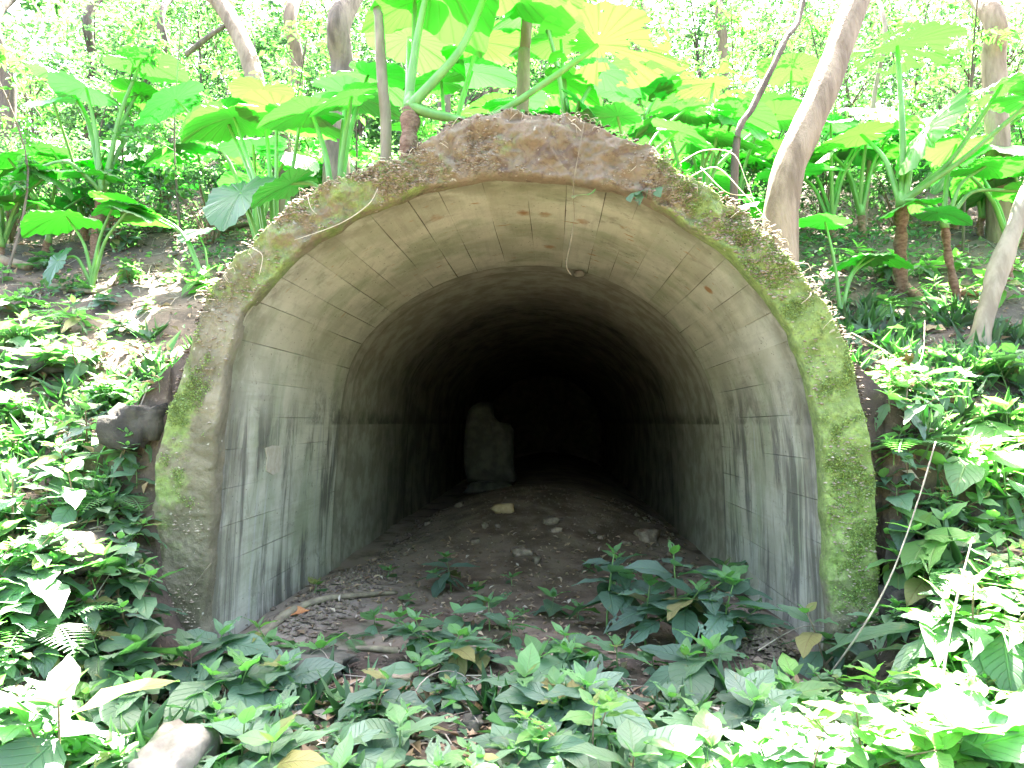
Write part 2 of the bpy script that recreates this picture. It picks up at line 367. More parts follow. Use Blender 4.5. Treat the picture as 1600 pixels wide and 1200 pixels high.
# ------------------------------------------------------------------ terrain
def slope(y): return .60 * .45 * np.logaddexp(0, (y + 1.55) / .45) - .17 * 1.2 * np.logaddexp(0, (y - 6) / 1.2)
def rough(x, y): return .10 * fbm(x * .7, y * .7, 0, 3, 5) + .035 * fbm(x * 3.1, y * 3.1, 0, 3, 9)
def front_z(x, y):
    x = np.asarray(x, float); y = np.asarray(y, float)
    ax = np.abs(x)
    b = slope(y) * sst(1.86, 2.5, ax) * np.where((y > 0.02) & (ax < 2.12), 0, 1)
    m = np.where(ax > 2.2, zout(x) - 6 * np.maximum(0, .10 - y), -5)
    z = np.maximum(b, m)
    mound = sst(1.5, 5.5, y) * .55 * np.clip(1 - (x - .1) ** 2 / 3.0, 0, 1) - .12 * sst(5.5, 9, y) * np.clip(1 - x * x / 3, 0, 1)
    heap = .10 * np.exp(-((x + .55) / .7) ** 2 - ((y - .55) / .35) ** 2) + .14 * np.exp(-((x + 1.5) / .4) ** 2 - ((y - 1.2) / 1.2) ** 2) + .16 * np.exp(-((x - 1.55) / .3) ** 2 - ((y - .6) / .9) ** 2)
    amp = np.where(y > 0, .35, 1.0)
    return z + mound + heap * (ax < 1.9) + rough(x, y) * amp * (.4 + .6 * sst(1.6, 2.6, ax)) - .03
def hill_z(x, y):
    x = np.asarray(x, float); y = np.asarray(y, float)
    s = slope(y)
    cap = zout(x) - .05 + .10 * np.maximum(0, y - .2)
    return np.where(np.maximum(s, cap) == s, s, cap) + rough(x, y) * sst(.1, .7, y)
def ground(x, y):
    """top of the ground as seen from in front"""
    if y < .1: return float(front_z(x, y))
    return float(hill_z(x, y))
def in_mouth(x, z):
    a = math.atan2(z - PC[1], -(x - PC[0])); a = a + 2 * math.pi if a < -math.pi / 2 else a
    return math.hypot(x - PC[0], z - PC[1]) < float(r_in(a))
def G(px, py, far=60):
    d = ray(px, py); t = .8; inside = None; pz = None
    while t < far:
        p = CAM + d * t
        if p.y > .1 and inside is None:
            inside = in_mouth(p.x, p.z) and abs(p.x) < 1.9
            if not inside and p.z < float(hill_z(p.x, .1)) - .08: p.z = float(front_z(p.x, -.02)); p.y = -.02; return p
        g = float(front_z(p.x, p.y)) if (p.y <= .1 or inside) else float(hill_z(p.x, p.y))
        if p.z < g:
            for q in range(7):
                t -= .05 * .5 ** (q + 1) * (1 if p.z < g else -1); p = CAM + d * t
                g = float(front_z(p.x, p.y)) if (p.y <= .1 or inside) else float(hill_z(p.x, p.y))
            p.z = g; return p
        t += .05
    return CAM + d * far
def sheet(name, xs, ys, fz, m):
    Xg, Yg = np.meshgrid(xs, ys); Zg = fz(Xg, Yg)
    nx, ny = len(xs), len(ys); i = np.arange(nx * ny).reshape(ny, nx); skirt = name == 'hillside'
    f = np.stack([i[:-1, :-1], i[:-1, 1:], i[1:, 1:], i[1:, :-1]], -1).reshape(-1, 4)
    V = np.stack([Xg, Yg, Zg], -1).reshape(-1, 3)
    if skirt:                                              # the cut earth face where the bank meets the sides of the collar
        lo = V[:nx].copy(); lo[:, 2] = np.where(np.abs(lo[:, 0]) > 2.08, -.4, lo[:, 2] - .02); j = np.arange(nx) + len(V); V = np.vstack([V, lo])
        f = np.vstack([f, np.stack([j[:-1], j[1:], i[0, 1:], i[0, :-1]], -1)])
    o = obj(name, mesh(name, V, f, m)); tag(o, kind='structure'); return o
def grow(a, b, d0, k):
    out = [a]; d = d0
    while out[-1] < b: out.append(out[-1] + d); d *= k
    out[-1] = b; return out
xm = list(np.arange(-5, 5.001, .06)); xw = [-v for v in reversed(grow(5, 40, .1, 1.12))][:-1] + xm + grow(5, 40, .1, 1.12)[1:]
xn = xw
yf = [-v for v in reversed(grow(3, 20, .1, 1.15))][:-1] + list(np.arange(-3, .0999, .05)) + [.1]
sheet('ground', np.array(xn), np.array(yf), front_z, M['soil'])
sheet('hillside', np.array(xw), np.array(list(np.arange(.1, 6, .06)) + grow(6, 48, .1, 1.06)), hill_z, M['soil'])
sheet('tunnel_floor', np.arange(-2.1, 2.11, .05), np.array([.1] + list(np.arange(.14, 7, .05)) + list(np.arange(7, 20.4, .3))), front_z, M['dirt'])

# ------------------------------------------------------------------ the tunnel
tun = empty('tunnel', (0, 0, 0))
tag(tun, 'weathered concrete tunnel mouth with a mossy broken arch, dark inside', 'tunnel')
# portal face, relief in real geometry
NA, NV = 900, 44
a = np.linspace(A0, A1, NA); v = np.linspace(0, 1, NV)
Ag, Vg = np.meshgrid(a, v, indexing='ij')
ro = r_out(a) + .018 * fbm(a * 12, a * 0, 0, 5, 3) + .022 * sst(R(35), R(60), a) * sst(R(150), R(125), a) * fbm(a * 22, a * 0, 0, 4, 8); ri = r_in(a) + .010 * fbm(a * 14, a * 0 + 5, 0, 4, 4)
Rg = ri[:, None] + (ro - ri)[:, None] * Vg
P2 = pt(Ag, Rg); x, z = P2[..., 0], P2[..., 1]
topw = sst(2.0, 2.7, z)
dy = -.03 * fbm(x * 2.2, z * 2.2, 0, 3, 21) - (.006 + .028 * topw + .008 * sst(.6, 1.4, x)) * fbm(x * 10, z * 10, 0, 4, 22) - (.005 + .006 * topw) * fbm(x * 34, z * 34, 0, 3, 23)
dy -= topw * .05 * (1 - np.abs(vn(x * 4.3, z * 6, 0, 31))) * sst(.15, .6, Vg)
rim = sst(.90, 1, Vg) ** 2; rin = sst(.06, 0, Vg) ** 2
dy = dy - .04 + rim * (.09 + .05 * fbm(x * 8, z * 8, 0, 3, 25)) + rin * .03
front = np.stack([x, dy, z], -1)
mossm = np.maximum(sst(.55, 1.5, x) * (.25 + .75 * sst(.1, .9, z)), .55 * sst(-1.8, -2.1, x) * sst(.4, 1.2, z)) + .25 * sst(-.1, -1.0, x) * sst(1.6, 2.4, z)
rows = [front]
for dd, yy in ((.015, .16), (.02, .34), (.0, .5)):                    # the back of the collar, going into the hill
    q = pt(a, ro + dd + .02 * fbm(a * 20, a * 0 + yy, 0, 3, 6)); rows.append(np.stack([q[:, 0], np.full(NA, yy), q[:, 1]], -1)[:, None])
q = pt(a, ri + .002); pre = np.stack([q[:, 0], np.full(NA, .07), q[:, 1]], -1)[:, None]
G3 = np.concatenate([pre] + rows, axis=1); n2 = G3.shape[1]
i = np.arange(NA * n2).reshape(NA, n2)
f = np.stack([i[:-1, :-1], i[:-1, 1:], i[1:, 1:], i[1:, :-1]], -1).reshape(-1, 4)
obj('portal_arch', mesh('portal_arch', G3.reshape(-1, 3), f, M['portal']), tun)

def sample(n, wt, seed):
    g = np.random.default_rng(seed); w = np.maximum(wt, 0).ravel(); k_ = g.choice(w.size, n, p=w / w.sum())
    return front.reshape(-1, 3)[k_] + g.normal(size=(n, 3)) * np.array([.006, .002, .006]) - np.array([0, .003, 0])
patch = sst(.05, .5, mossm * 1.1 + .55 * fbm(x * 4, z * 4, 0, 4, 71) - .35); EDGE = sst(.0, .12, Vg) * sst(1, .9, Vg)
MOSS_PTS = sample(20000, patch ** 2 * EDGE * sst(-.1, .45, fbm(x * 11, z * 11, 0, 3, 73)), 5); GRIT_PTS = sample(6500, (.15 + topw) * EDGE * sst(-.2, .5, fbm(x * 5, z * 5, 0, 3, 72)), 6)
def vault(name, segs, m, parent, na=120):
    """extruded lining: segs = [(y, radial offset), ...]"""
    a = np.linspace(A0, A1, na); V = []
    dbl = [q for e in zip(segs[:-1], segs[1:]) for q in e]             # every band has its own edge, so the steps stay crisp
    for y, o in dbl:
        q = pt(a, r_lin(a) + o); V.append(np.stack([q[:, 0], np.full(na, y), q[:, 1]], -1))
    V = np.array(V); k_ = len(dbl); i = np.arange(k_ * na).reshape(k_, na)
    f = np.stack([i[:-1:2, :-1], i[1::2, :-1], i[1::2, 1:], i[:-1:2, 1:]], -1).reshape(-1, 4)
    return obj(name, mesh(name, V.reshape(-1, 3), f, m), parent)
lin = vault('lining', [(.02, .012), (1.3, .012), (2.56, .012)], M['joint'], tun)
# board-marked panels: strips along the tunnel with open joints between them
fa = np.linspace(A0, A1, 2000); fp = pt(fa, r_lin(fa)); arc = np.concatenate([[0], np.cumsum(np.hypot(*np.diff(fp, axis=0).T))])
edges = [0.0]
while edges[-1] < arc[-1] - .15: edges.append(edges[-1] + rnd.uniform(.20, .29))
edges[-1] = arc[-1]
def panel(s0, s1, y0, y1, off, tilt, m, parent, gap):
    g = gap / 2; na_, ny_ = 4, 5; V = []
    for j in range(ny_):
        yy = y0 + g + (y1 - y0 - 2 * g) * j / (ny_ - 1)
        w = .0035 * math.sin(yy * 3.1 + s0 * 5)
        for i_ in range(na_ + 1):
            t = i_ / na_; s_ = s0 + g + w + (s1 - s0 - 2 * g) * t
            an = np.interp(s_, arc, fa); p = pt(np.array([an]), r_lin(np.array([an])) - off + tilt * (t - .5))[0]
            V.append((p[0], yy, p[1]))
    k_ = na_ + 1; f = [(j * k_ + i_, (j + 1) * k_ + i_, (j + 1) * k_ + i_ + 1, j * k_ + i_ + 1) for j in range(ny_ - 1) for i_ in range(na_)]
    # returns at the edges so each board mark has depth
    ring = [i_ for i_ in range(k_)] + [j * k_ + na_ for j in range(1, ny_)] + [(ny_ - 1) * k_ + i_ for i_ in range(na_ - 1, -1, -1)] + [j * k_ for j in range(ny_ - 2, 0, -1)]
    nR = len(ring); n0 = len(V) + nR; V += [V[q] for q in ring]
    for q in ring:
        p = np.array([V[q][0], V[q][2]]) - PC; p = p / np.linalg.norm(p) * .022; V.append((V[q][0] + p[0], V[q][1], V[q][2] + p[1]))
    f += [(n0 - nR + q, n0 - nR + (q + 1) % nR, n0 + (q + 1) % nR, n0 + q) for q in range(nR)]
    return obj('concrete_panel', mesh('concrete_panel', V, f, m), parent)
for q in range(len(edges) - 1):
    cuts = [.03]
    sm = .5 * (edges[q] + edges[q + 1]) / arc[-1]
    if .18 < sm < .82: pass
    elif sm >= .82: cuts += [1.48]
    cuts += [2.55]
    for y0, y1 in zip(cuts[:-1], cuts[1:]):
        panel(edges[q], edges[q + 1], y0, y1, rnd.uniform(-.0015, .002), rnd.uniform(-.003, .003), M['lining'], lin, rnd.choice((.0006, .001, .0015, .003)) if .2 > sm or sm > .8 else rnd.choice((.0008, .0015, .003, .005)))
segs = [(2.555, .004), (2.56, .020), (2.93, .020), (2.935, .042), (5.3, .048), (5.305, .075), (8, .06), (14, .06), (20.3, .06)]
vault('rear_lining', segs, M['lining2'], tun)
q = pt(aa, r_lin(aa) + .1); V = [(p[0], 20.3, p[1]) for p in q]
V += [(1.9, 20.3, -.6), (-1.9, 20.3, -.6)]
obj('end_wall', mesh('end_wall', V, [tuple(range(len(V)))], M['soil'], False), tun)
pp = []
for px, py in ((415, 700), (426, 696), (438, 697), (441, 722), (436, 738), (427, 742), (416, 735), (418, 715)):
    d_ = ray(px, py); t_ = 4.4 / d_.y
    while t_ < 8:
        p_ = CAM + d_ * t_; t_ += .004; a_ = math.atan2(p_.z - PC[1], -(p_.x - PC[0]))
        if math.hypot(p_.x - PC[0], p_.z - PC[1]) > float(r_lin(np.array([a_]))[0]) - .006: break
    pp.append(p_)
nn_ = len(pp); V = [tuple(p_) for p_ in pp] + [(p_.x - .02, p_.y, p_.z) for p_ in pp]
obj('plaster_patch', mesh('plaster_patch', V, [tuple(range(nn_))] + [(i_, (i_ + 1) % nn_, nn_ + (i_ + 1) % nn_, nn_ + i_) for i_ in range(nn_)], simple('bare_plaster', (.42, .37, .29), (.5, .45, .37), 20), False), tun)
# hanging chip of broken concrete at the first joint
def rock_mesh(name, sx, sy, sz, m, seed, n=10, amp=.25, fr=1.6):
    V = []; f = []
    nu, nv = n * 2, n
    for j in range(nv + 1):
        ph = math.pi * j / nv
        for i_ in range(nu):
            th = 2 * math.pi * i_ / nu; V.append((math.sin(ph) * math.cos(th), math.sin(ph) * math.sin(th), math.cos(ph)))
    V = np.array(V); d = 1 + amp * fbm(V[:, 0] * fr, V[:, 1] * fr, V[:, 2] * fr, 4, seed)
    V = np.sign(V) * np.abs(V) ** .62 * d[:, None] * np.array([sx, sy, sz])
    for j in range(nv):
        for i_ in range(nu): f.append((j * nu + i_, (j + 1) * nu + i_, (j + 1) * nu + (i_ + 1) % nu, j * nu + (i_ + 1) % nu))
    return mesh(name, V, f, m)
ch = obj('concrete_chip', rock_mesh('concrete_chip', .05, .03, .03, M['white_rock'], 4, 5), tun); ch.location = W(905, 428, 2.5)

# ------------------------------------------------------------------ things in and before the tunnel
def rock(name, px, py, size, m, label, cat='rock', group=None, seed=1, n=6, sink=.3, loc=None, amp=.3, rz=0):
    p = loc or G(px, py); o = obj(name, rock_mesh(name, *size, m, seed, n, amp)); o.location = (p.x, p.y, p.z + size[2] * (1 - sink)); o.rotation_euler.z = rz
    return tag(o, label, cat, group)
# standing pale block deep on the left
p = W(765, 760, 6.9); zb = float(front_z(p.x, 6.9))
V = []; ol = [(728, 752), (724, 705), (731, 650), (738, 634), (752, 629), (768, 632), (776, 652), (783, 660), (797, 664), (801, 690), (803, 722), (805, 752), (788, 757), (752, 757)]
ft = [Vector(q) for q in spline([W(a_, b_, 6.9) for a_, b_ in ol] + [W(728, 752, 6.9)], 57)][:-1]; c0 = sum(ft, Vector()) / len(ft); n_ = len(ft); lay = ((.25, -.20), (.6, -.19), (.86, -.15), (.97, -.07), (1.0, .05), (1.0, .2), (.9, .34))
for s_, y_ in lay:
    for q in ft:
        t = c0 + (q - c0) * s_; e = .035 * fbm(np.array([t.x * 4]), np.array([t.z * 4]), y_ * 4, 4, 51)[0]; e2 = .05 * fbm(np.array([t.x * 5]), np.array([t.z * 5]), 3 + y_, 4, 52)[0]
        V.append((t.x + e, 6.9 + y_ + e2, t.z + e))
f = [(j * n_ + i_, (j + 1) * n_ + i_, (j + 1) * n_ + (i_ + 1) % n_, j * n_ + (i_ + 1) % n_) for j in range(len(lay) - 1) for i_ in range(n_)]
f += [tuple(range(n_)), tuple(reversed(range((len(lay) - 1) * n_, len(lay) * n_)))]
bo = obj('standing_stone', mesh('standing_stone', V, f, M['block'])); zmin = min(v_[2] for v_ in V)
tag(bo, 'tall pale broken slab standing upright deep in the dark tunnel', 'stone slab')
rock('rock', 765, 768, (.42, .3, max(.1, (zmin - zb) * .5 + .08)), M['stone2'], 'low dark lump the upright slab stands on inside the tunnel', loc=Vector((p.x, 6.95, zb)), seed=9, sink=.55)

rock('rock', 786, 800, (.13, .09, .06), M['stone3'], 'ochre angular stone, the yellowest on the tunnel floor', seed=2)
named = [(758, 824, .05, 'pale egg-shaped stone in front of the ochre stone in the tunnel'), (742, 848, .05, 'grey flat stone halfway in on the left of the tunnel floor'),
         (815, 866, .10, 'long pale rubble piece lying in the middle of the dark dirt'), (668, 820, .06, 'flat buff stone close to the left tunnel wall'),
         (718, 792, .07, 'dull rounded stone at the dark end of the left wall'), (862, 818, .07, 'pinkish lump of rubble in the middle of the tunnel floor'),
         (868, 830, .05, 'small reddish stone just before the pinkish lump'), (980, 850, .05, 'small tan stone upright near the right side of the floor'),
         (925, 832, .05, 'brown stone right of the rubble cluster'), (938, 841, .04, 'small pale chip below the brown stone'),
         (1012, 842, .16, 'large earthy lump against the right tunnel wall'), (958, 864, .035, 'tiny orange pebble before the large earthy lump'),
         (838, 878, .06, 'grey upright chip nearest the dark mulch in the mouth'), (778, 823, .04, 'cream chip beside the egg-shaped stone')]
for i_, (px, py, r_, lb) in enumerate(named):
    rock('rock', px, py, (r_ * rnd.uniform(.8, 1.2), r_ * .8, r_ * rnd.uniform(.45, .7)), M['stone'], lb, group='stones on the tunnel floor', seed=20 + i_, n=5, amp=.65, sink=.45, rz=rnd.uniform(0, 3))
# gravel inside
def lumps(name, pts, sizes, m, seed=0):
    oct_ = np.array([(1, 0, 0), (0, 1, 0), (-1, 0, 0), (0, -1, 0), (0, 0, 1), (0, 0, -.6)], float)
    fc = np.array([(0, 1, 4), (1, 2, 4), (2, 3, 4), (3, 0, 4), (1, 0, 5), (2, 1, 5), (3, 2, 5), (0, 3, 5)])
    g = np.random.default_rng(seed); n = len(pts)
    V = oct_[None] * (sizes[:, None, None] * g.uniform(.5, 1.3, (n, 6, 1))) * np.array([1, 1, .6]); th = g.uniform(0, 6.28, n)
    c_, s_ = np.cos(th)[:, None], np.sin(th)[:, None]
    V = np.stack([V[..., 0] * c_ - V[..., 1] * s_, V[..., 0] * s_ + V[..., 1] * c_, V[..., 2]], -1) + np.asarray(pts)[:, None]
    Fc = (fc[None] + (np.arange(n) * 6)[:, None, None]).reshape(-1, 3)
    return obj(name, mesh(name, V.reshape(-1, 3), Fc, m, False))
n = 1500; gx = nr.uniform(-1.75, 1.75, n); gy = nr.uniform(-.6, 6, n); gs = nr.uniform(.006, .024, n) * (1 + .8 * (np.abs(gx) > 1.2))
gz = front_z(gx, gy); tag(lumps('gravel', np.stack([gx, gy, gz + gs * .3], -1), gs, M['stone'], 3), kind='stuff')
n = 5200; gx = nr.uniform(-3.2, 3.2, n); gy = nr.uniform(-3.2, .0, n); gs = nr.uniform(.006, .022, n)
tag(lumps('soil_clods', np.stack([gx, gy, front_z(gx, gy) + gs * .3], -1), gs, M['soil'], 4), kind='stuff')
# heap of rubble by the right wall foot and left edge
n = 700; ang = nr.uniform(0, 6.28, n); rr = np.abs(nr.normal(0, .13, n))
gx = 1.52 + rr * np.cos(ang) * .7; gy = .15 + rr * np.sin(ang) * 1.8; gs = nr.uniform(.01, .035, n)
gx2 = -1.45 + nr.normal(0, .14, n); gy2 = nr.uniform(-.1, 2.6, n)
P = np.concatenate([np.stack([gx, gy, front_z(gx, gy) + np.maximum(0, .14 - rr) * .7], -1), np.stack([gx2, gy2, front_z(gx2, gy2) + .01], -1)])
tag(lumps('rubble', P, np.concatenate([gs, gs]), M['stone'], 6), kind='stuff')

def strand(name, pts, r0, r1, m, label, cat, n=24, ns=7, rough_=.15, group=None):
    P = spline(pts, n); mb = MB(); tube(mb, P, list(np.linspace(r0, r1, n)), ns, rough_, 3)
    return tag(obj(name, mb.mesh(name, m)), label, cat, group)
def lift(px, py, dz): p = G(px, py); return Vector((p.x, p.y, p.z + dz))
strand('root', [lift(400, 1000, .0), lift(450, 965, .03), lift(500, 945, .035), lift(560, 936, .03), (lift(620, 928, .01))], .035, .014, M['root'], 'long pale brown root bending out beside the rust leaf at the wall foot', 'root')
strand('root', [lift(545, 1014, .0), lift(575, 1018, .02), lift(600, 1020, .02), lift(622, 1018, .0)], .016, .022, M['root'], 'short yellowish root stub lying before the long root', 'root')
strand('hanging_root', [W(913, 190, -.07), W(905, 235, -.10), W(896, 290, -.06), W(897, 345, .15), W(890, 385, .18), (W(885, 415, .2)), W(893, 430, .2)], 0.0022, .0014, M['root'],
       'thin pale root dangling from the crown into the opening', 'root', 30, 5, .3)
for q, (pts, lb) in enumerate([([(480, 305), (486, 325), (495, 335)], 'short looped rootlet on the upper left of the arch'), ([(590, 295), (575, 320), (530, 350), (460, 375)], 'fine pale creeper stem crossing the left of the arch face'),
                               ([(395, 388), (410, 400), (405, 430)], 'rootlet curling off the broken left shoulder of the arch'), ([(1010, 230), (1003, 250), (985, 268)], 'dark rootlet right of the dangling root on the arch')]):
    strand('rootlet', [W(a_, b_, -.095) for a_, b_ in pts], .004, .002, M['straw'], lb, 'root', 16, 4)
for px, py, size, m, lb, sd in [(268, 1250, (.13, .22, .15), 'white_rock', 'smooth pale curved boulder poking up among plants near the camera', 41),
                                (215, 690, (.15, .15, .14), 'stone2', 'dark mossy boulder on the bank beside the left jamb', 42), (100, 880, (.17, .16, .11), 'stone2', 'dark boulder low on the left bank under twigs', 43),
                                (440, 1050, (.34, .12, .07), 'stone2', 'dark flat stone embedded before the left wall foot', 44), (60, 575, (.26, .2, .1), 'stone2', 'dark flat rock ledge high on the left bank', 45),
                                (1425, 880, (.12, .12, .09), 'stone2', 'dark rock in the hollow beside the right jamb', 46), (1415, 965, (.10, .10, .10), 'stone2', 'dark rock at the foot of the right jamb', 47),
                                (610, 1072, (.12, .08, .045), 'stone', 'low grey stone in the bare soil among the seedlings', 49),
                                (735, 1140, (.06, .05, .035), 'stone2', 'small brown stone in the bare gap before the seedlings', 50)]:
    rock('boulder', px, py, size, M[m], lb, 'rock', 'rocks on the banks', sd, 12, .45, amp=.3 if m == 'white_rock' else .5)

# ------------------------------------------------------------------ leaves
def blade(name, m, w=.36, droop=.35, fold=.25, wav=.02, tip=1.5, seed=0, nl=7, nw=4, notch=0.0):
    if notch: nl, nw = 12, 8
    """leaf from the origin along +X, length 1, upper side +Z"""
    g = np.random.default_rng(seed); V, UV = [], []
    for i_ in range(nl + 1):
        t = i_ / nl
        hw = w * .5 * (math.sin(math.pi * min(1, t ** .85)) ** .8) * (1 - .25 * t) * (1.12 if t < .6 else 1)
        if t > .8: hw *= (1 - (t - .8) / .2 * .35)
        hw = max(hw, .006)
        if notch and .3 < t < .9: hw *= 1 - notch * g.uniform(0, 1)
        for j in range(nw + 1):
            u = j / nw * 2 - 1
            yy = hw * u * (1 - .03 * g.uniform(0, 1)); zz = fold * abs(yy) - droop * t * t * .5 + .12 * t + wav * math.sin(t * 15 + u * 2 + seed) * abs(u) + .01 * g.uniform(-1, 1) * abs(u)
            V.append((t - .06 * droop * t, yy, zz)); UV.append((.5 + u * .5, t))
    k_ = nw + 1; f = np.array([(i_ * k_ + j, (i_ + 1) * k_ + j, (i_ + 1) * k_ + j + 1, i_ * k_ + j + 1) for i_ in range(nl) for j in range(nw)])
    if notch:                                         # insect holes
        keep = np.ones(len(f), bool)
        for h_ in range(g.integers(2, 5)):
            c0 = (g.uniform(.3, .9), g.uniform(-.8, .8)); rr_ = g.uniform(.05, .13)
            for q in range(len(f)):
                i_, j = divmod(q, nw)
                if ((i_ + .5) / nl - c0[0]) ** 2 + (((j + .5) / nw * 2 - 1 - c0[1]) * .3) ** 2 < rr_ ** 2 and abs((j + .5) / nw * 2 - 1) > .2: keep[q] = False
        f = f[keep]
    return mesh(name, V, f, m, True, UV)
BL = {}
for kk, m in (('dark', 'dark'), ('mid', 'mid'), ('young', 'young'), ('lime', 'lime')):
    BL[kk] = [blade('blade', M[m], .5, .45, .16, .018, seed=1), blade('blade', M[m], .56, .65, .12, .03, seed=2), blade('blade', M[m], .48, .25, .2, .015, seed=3),
              blade('blade', M[m], .54, .8, .12, .03, seed=4, notch=.45), blade('blade', M[m], .62, .5, .14, .025, seed=5), blade('blade', M[m], .54, .35, .15, .03, seed=6, notch=.3)]
    BL[kk + '_slim'] = [blade('blade', M[m], .22, .5, .3, .015, seed=7), blade('blade', M[m], .17, .7, .3, .02, seed=8), blade('blade', M[m], .25, .35, .4, .02, seed=9)]
def leaf_frame(base, az, el, roll, L, wd=1.0):
    d = Vector((math.cos(az) * math.cos(el), math.sin(az) * math.cos(el), math.sin(el)))
    n = Vector((-math.cos(az) * math.sin(el), -math.sin(az) * math.sin(el), math.cos(el)))
    n = Matrix.Rotation(roll, 3, d) @ n; y = n.cross(d)
    return Matrix(((d.x * L, y.x * L * wd, n.x * L, base[0]), (d.y * L, y.y * L * wd, n.y * L, base[1]), (d.z * L, y.z * L * wd, n.z * L, base[2]), (0, 0, 0, 1)))

# seedling prototypes: a list of (mesh, matrix) and a stem mesh
def seedling(seed, h=.3, nodes=4, L=.17, lean=.15, tones=('dark', 'mid', 'young'), branch=0, slim=False, woody=False, spread=1.0):
    h *= .66; g = random.Random(seed); leaves = []; mb = MB()
    def shoot(p0, dirv, h, nodes, L):
        bend = Vector((g.uniform(-1, 1), g.uniform(-1, 1), 0)) * lean * h
        P = [p0 + dirv * h * t + bend * t * t for t in np.linspace(0, 1, 7)]
        tube(mb, P, list(np.linspace(.0055, .0025, 7) * (h / .3) ** .5), 5, cap=False)
        az = g.uniform(0, 6.28)
        for nn in range(nodes):
            t = .35 + .65 * (nn + 1) / nodes if nodes > 1 else 1; p = p0 + dirv * h * t + bend * t * t
            age = 1 - nn / max(1, nodes - 1) if nodes > 1 else 0
            az += 1.57 + g.uniform(-.35, .35)
            for side in (0, math.pi):
                if g.random() < .08: continue
                l = 1.12 * L * (.45 + .6 * min(1, age * 1.8 + .12)) * g.uniform(.8, 1.2)
                el = (.5 - 1.05 * age) + g.uniform(-.25, .25)
                ton = tones[0] if age > .55 else (tones[1] if age > .15 else tones[2])
                bl = BL[ton + ('_slim' if slim else '')]
                leaves.append((g.choice(bl), leaf_frame(p + Vector((math.cos(az + side), math.sin(az + side), 0)) * .008, az + side + g.uniform(-.3, .3), el, g.uniform(-.4, .4), l, g.uniform(.85, 1.15) * spread)))
        for q in range(2):
            leaves.append((g.choice(BL[tones[2] + ('_slim' if slim else '')]), leaf_frame(p, az + q * 3.14 + 1.5, .9, 0, L * .38)))
    shoot(Vector((0, 0, -.03)), Vector((0, 0, 1)), h, nodes, L)
    for b in range(branch):
        a_ = g.uniform(0, 6.28); shoot(Vector((0, 0, h * g.uniform(.1, .35))), Vector((math.cos(a_) * .75, math.sin(a_) * .75, .65)).normalized(), h * g.uniform(.5, .8), max(2, nodes - 1), L * .9)
    return mb.mesh('stem', M['woody'] if woody else M['stem']), leaves
def plant(name, proto, loc, rz, sc, label, cat, group=None, tilt=(0, 0)):
    sc *= 1.5; r_ = empty(name, loc, rz, sc); r_.rotation_euler = (tilt[0], tilt[1], rz); tag(r_, label, cat, group)
    st_, lv = proto; obj('stem', st_, r_)
    for me, mt in lv: obj('leaf', me, r_, mt)
    return r_
def merged(proto, name):
    """the same plant as one mesh for places where its leaves are a few pixels"""
    st_, lv = proto; mb = MB()
    return st_, lv

def cloud(name, pos, size, m, up=.5, seed=0, parent=None, aspect=.42, droop=0.0):
    """many single leaves as folded four-point blades"""
    g = np.random.default_rng(seed); n = len(pos); pos = np.asarray(pos); size = np.broadcast_to(np.asarray(size, float), (n,))
    d = g.normal(size=(n, 3)); d[:, 2] = d[:, 2] * .45 - droop; d /= np.linalg.norm(d, axis=1)[:, None]
    nrm = g.normal(size=(n, 3)) * (1 - up); nrm[:, 2] += up * 1.3
    y = np.cross(nrm, d); y /= np.linalg.norm(y, axis=1)[:, None] + 1e-9; nrm = np.cross(d, y)
    s_ = size[:, None]; fold = g.uniform(.05, .22, n)[:, None] * s_
    mid = pos + d * s_ * .42
    w = aspect * .5 * g.uniform(.7, 1.25, n)[:, None]
    V = np.stack([pos, mid + y * s_ * w + nrm * fold, pos + d * s_ - nrm * s_ * .12, mid - y * s_ * w + nrm * fold], 1).reshape(-1, 3)
    b = (np.arange(n) * 4)[:, None]
    Fc = np.concatenate([b + np.array([[0, 2, 1]]), b + np.array([[0, 3, 2]])])
    return obj(name, mesh(name, V, Fc, m, False), parent)

M['moss'] = leaf_mat('moss', (.19, .27, .08), (.12, .22, .04), .45, .2, .8, tfac=.2, kind='plain', island=True)
tag(cloud('moss', MOSS_PTS, nr.uniform(.006, .016, len(MOSS_PTS)), M['moss'], .0, 31, tun, .7, .3), kind='stuff')
M['grit'] = simple('aggregate', (.16, .125, .09), (.34, .29, .22), 30, .95, .4)
gr_ = lumps('aggregate', GRIT_PTS, np.abs(nr.normal(0, .006, len(GRIT_PTS))) + .004, M['grit'], 33); gr_.parent = tun; tag(gr_, kind='stuff')
